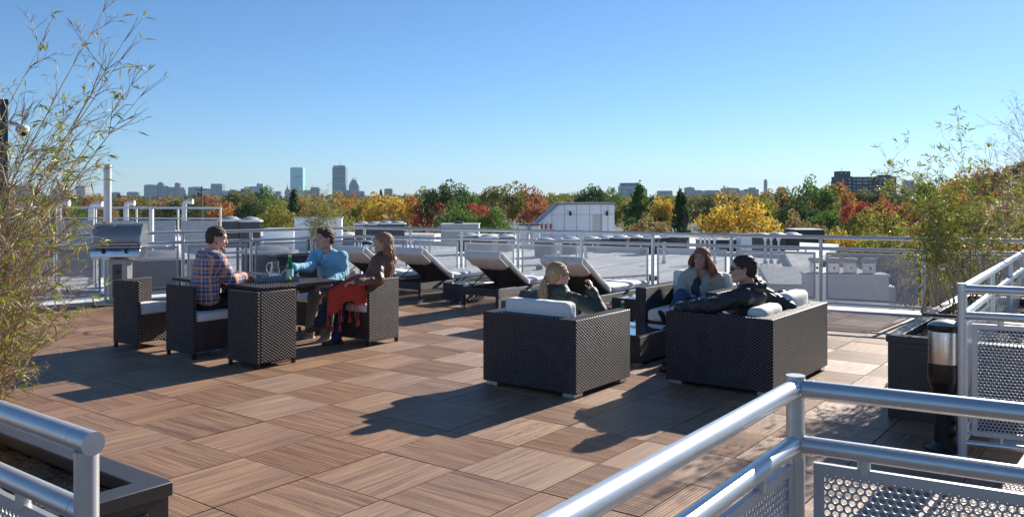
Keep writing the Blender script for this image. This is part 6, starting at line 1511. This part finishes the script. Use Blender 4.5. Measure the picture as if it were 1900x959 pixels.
P.strands(H_rd, [(-.03, .1, -.05), (-.05, .1, -.12), (0, .05, .12)], 24, 8)
P.top('jacket', M_khk, (.12, .178), (.12, .15), (.068, .062, .052), amp=0.0060, freq=51, seed=12, hem=.0, collar_h=.04, collar_r=.058, open_neck=.10)
sdf_obj('blouse', [prim_e(P.neck - P.up * .19 + P.fw * .068, (.075, .066, .155), np.stack([P.fw, P.lat, P.up], 1), .02)], M_blouse, P.t, .008, folds(.004, 50, 3))
for y in (1, -1):
    MB().ell(P.H(.0, y * .083, -.036), (.006,) * 3, 8, 5).build('earring', mat('pearl', (.8, .78, .74), .2), P.t, smooth=80)
nk = [tuple(P.neck + (P.fw * math.cos(a) + P.lat * math.sin(a)) * .052 + P.up * (.012 - .028 * max(0, math.cos(a)))) for a in np.linspace(-1.4, 1.4, 13)]
MB().tube(nk, .005, n=6).build('necklace', mat('pearl', (.8, .78, .74), .2), P.t, smooth=80)
P.trousers(M_jean2, .074, .062, .055, seed=13, hipr=(.12, .165, .11)); P.shoe(0, V3(-.5, -.8, -.05), M_shoek, .24); P.shoe(1, V3(-.50, -.35, .62), M_shoek, .25)

# --- man in the black leather jacket
P = Person('man in a black leather jacket and sunglasses, arm stretched along the loveseat, facing left', V3(2.07, 7.56, .47), P_(1394, 536, 7.42), P_(1378, 500, 7.38), 172, 1, 152, SK1, 1.06); P.brow = M_brow1
P.auto_joints(.20, .045); P.sh[0] += V3(-.02, -.01, -.01)
P.limbs([P.sh[0] + P.o, P.sh[1] + P.o], [P_(1322, 566, 7.24), P_(1462, 571, 7.62)], [P_(1258, 571, 7.46), P_(1449, 549, 7.86)], [P.hp[0] + P.o, P.hp[1] + P.o], [V3(1.70, 7.66, .53), V3(1.78, 7.98, .53)], [V3(1.52, 7.80, .08), V3(1.60, 8.10, .08)])
P.build_body([hand_prims(P.wr[0], V3(-.85, .4, -.25), V3(0, 0, -1), 1.0, .7, True), hand_prims(P.wr[1], V3(-.5, .6, .1), V3(0, 0, -1), 1.0, .6, False)])
P.face(.2, eyes=False); P.hair_short(H_dk, .008); shades(P)
hood = [prim_c(P.neck + (P.fw * math.cos(a) + P.lat * math.sin(a)) * .082 + P.up * (.028 - .03 * math.cos(a)), P.neck + (P.fw * math.cos(a + .5) + P.lat * math.sin(a + .5)) * .082 + P.up * (.028 - .03 * math.cos(a + .5)), .024 - .012 * math.cos(a), .024 - .012 * math.cos(a + .5), .02) for a in np.arange(.6, 5.6, .5)]
P.top('jacket', M_blk, (.135, .205), (.135, .185), (.074, .064, .052), amp=0.0088, freq=51, seed=14, hem=.02, collar=False, extra=hood)
sdf_obj('undershirt', [prim_c(P.neck + (P.fw * math.cos(a) + P.lat * math.sin(a)) * .056 + P.up * .022, P.neck + (P.fw * math.cos(a + .5) + P.lat * math.sin(a + .5)) * .056 + P.up * .022, .012, .012, .01) for a in np.arange(0, 6.2, .5)], M_tee, P.t, .006)
P.trousers(M_blkc, seed=15); P.shoe(0, V3(-.8, .6, -.05), M_shoek); P.shoe(1, V3(-.8, .6, -.05), M_shoek)

# ================================================================== AIR
hm = bpy.data.materials.new('air'); hm.use_nodes = True; hn = hm.node_tree.nodes; hn.remove(hn['Principled BSDF'])
pv = hn.new('ShaderNodeVolumePrincipled'); pv.inputs['Density'].default_value = .00009; pv.inputs['Color'].default_value = (.55, .78, 1.0, 1); pv.inputs['Anisotropy'].default_value = 0.0
hm.node_tree.links.new(pv.outputs[0], hn['Material Output'].inputs['Volume'])
o = MB().box(-6150, 6150, -1650, 6150, -22, 122).build('haze', hm); o['kind'] = 'stuff'
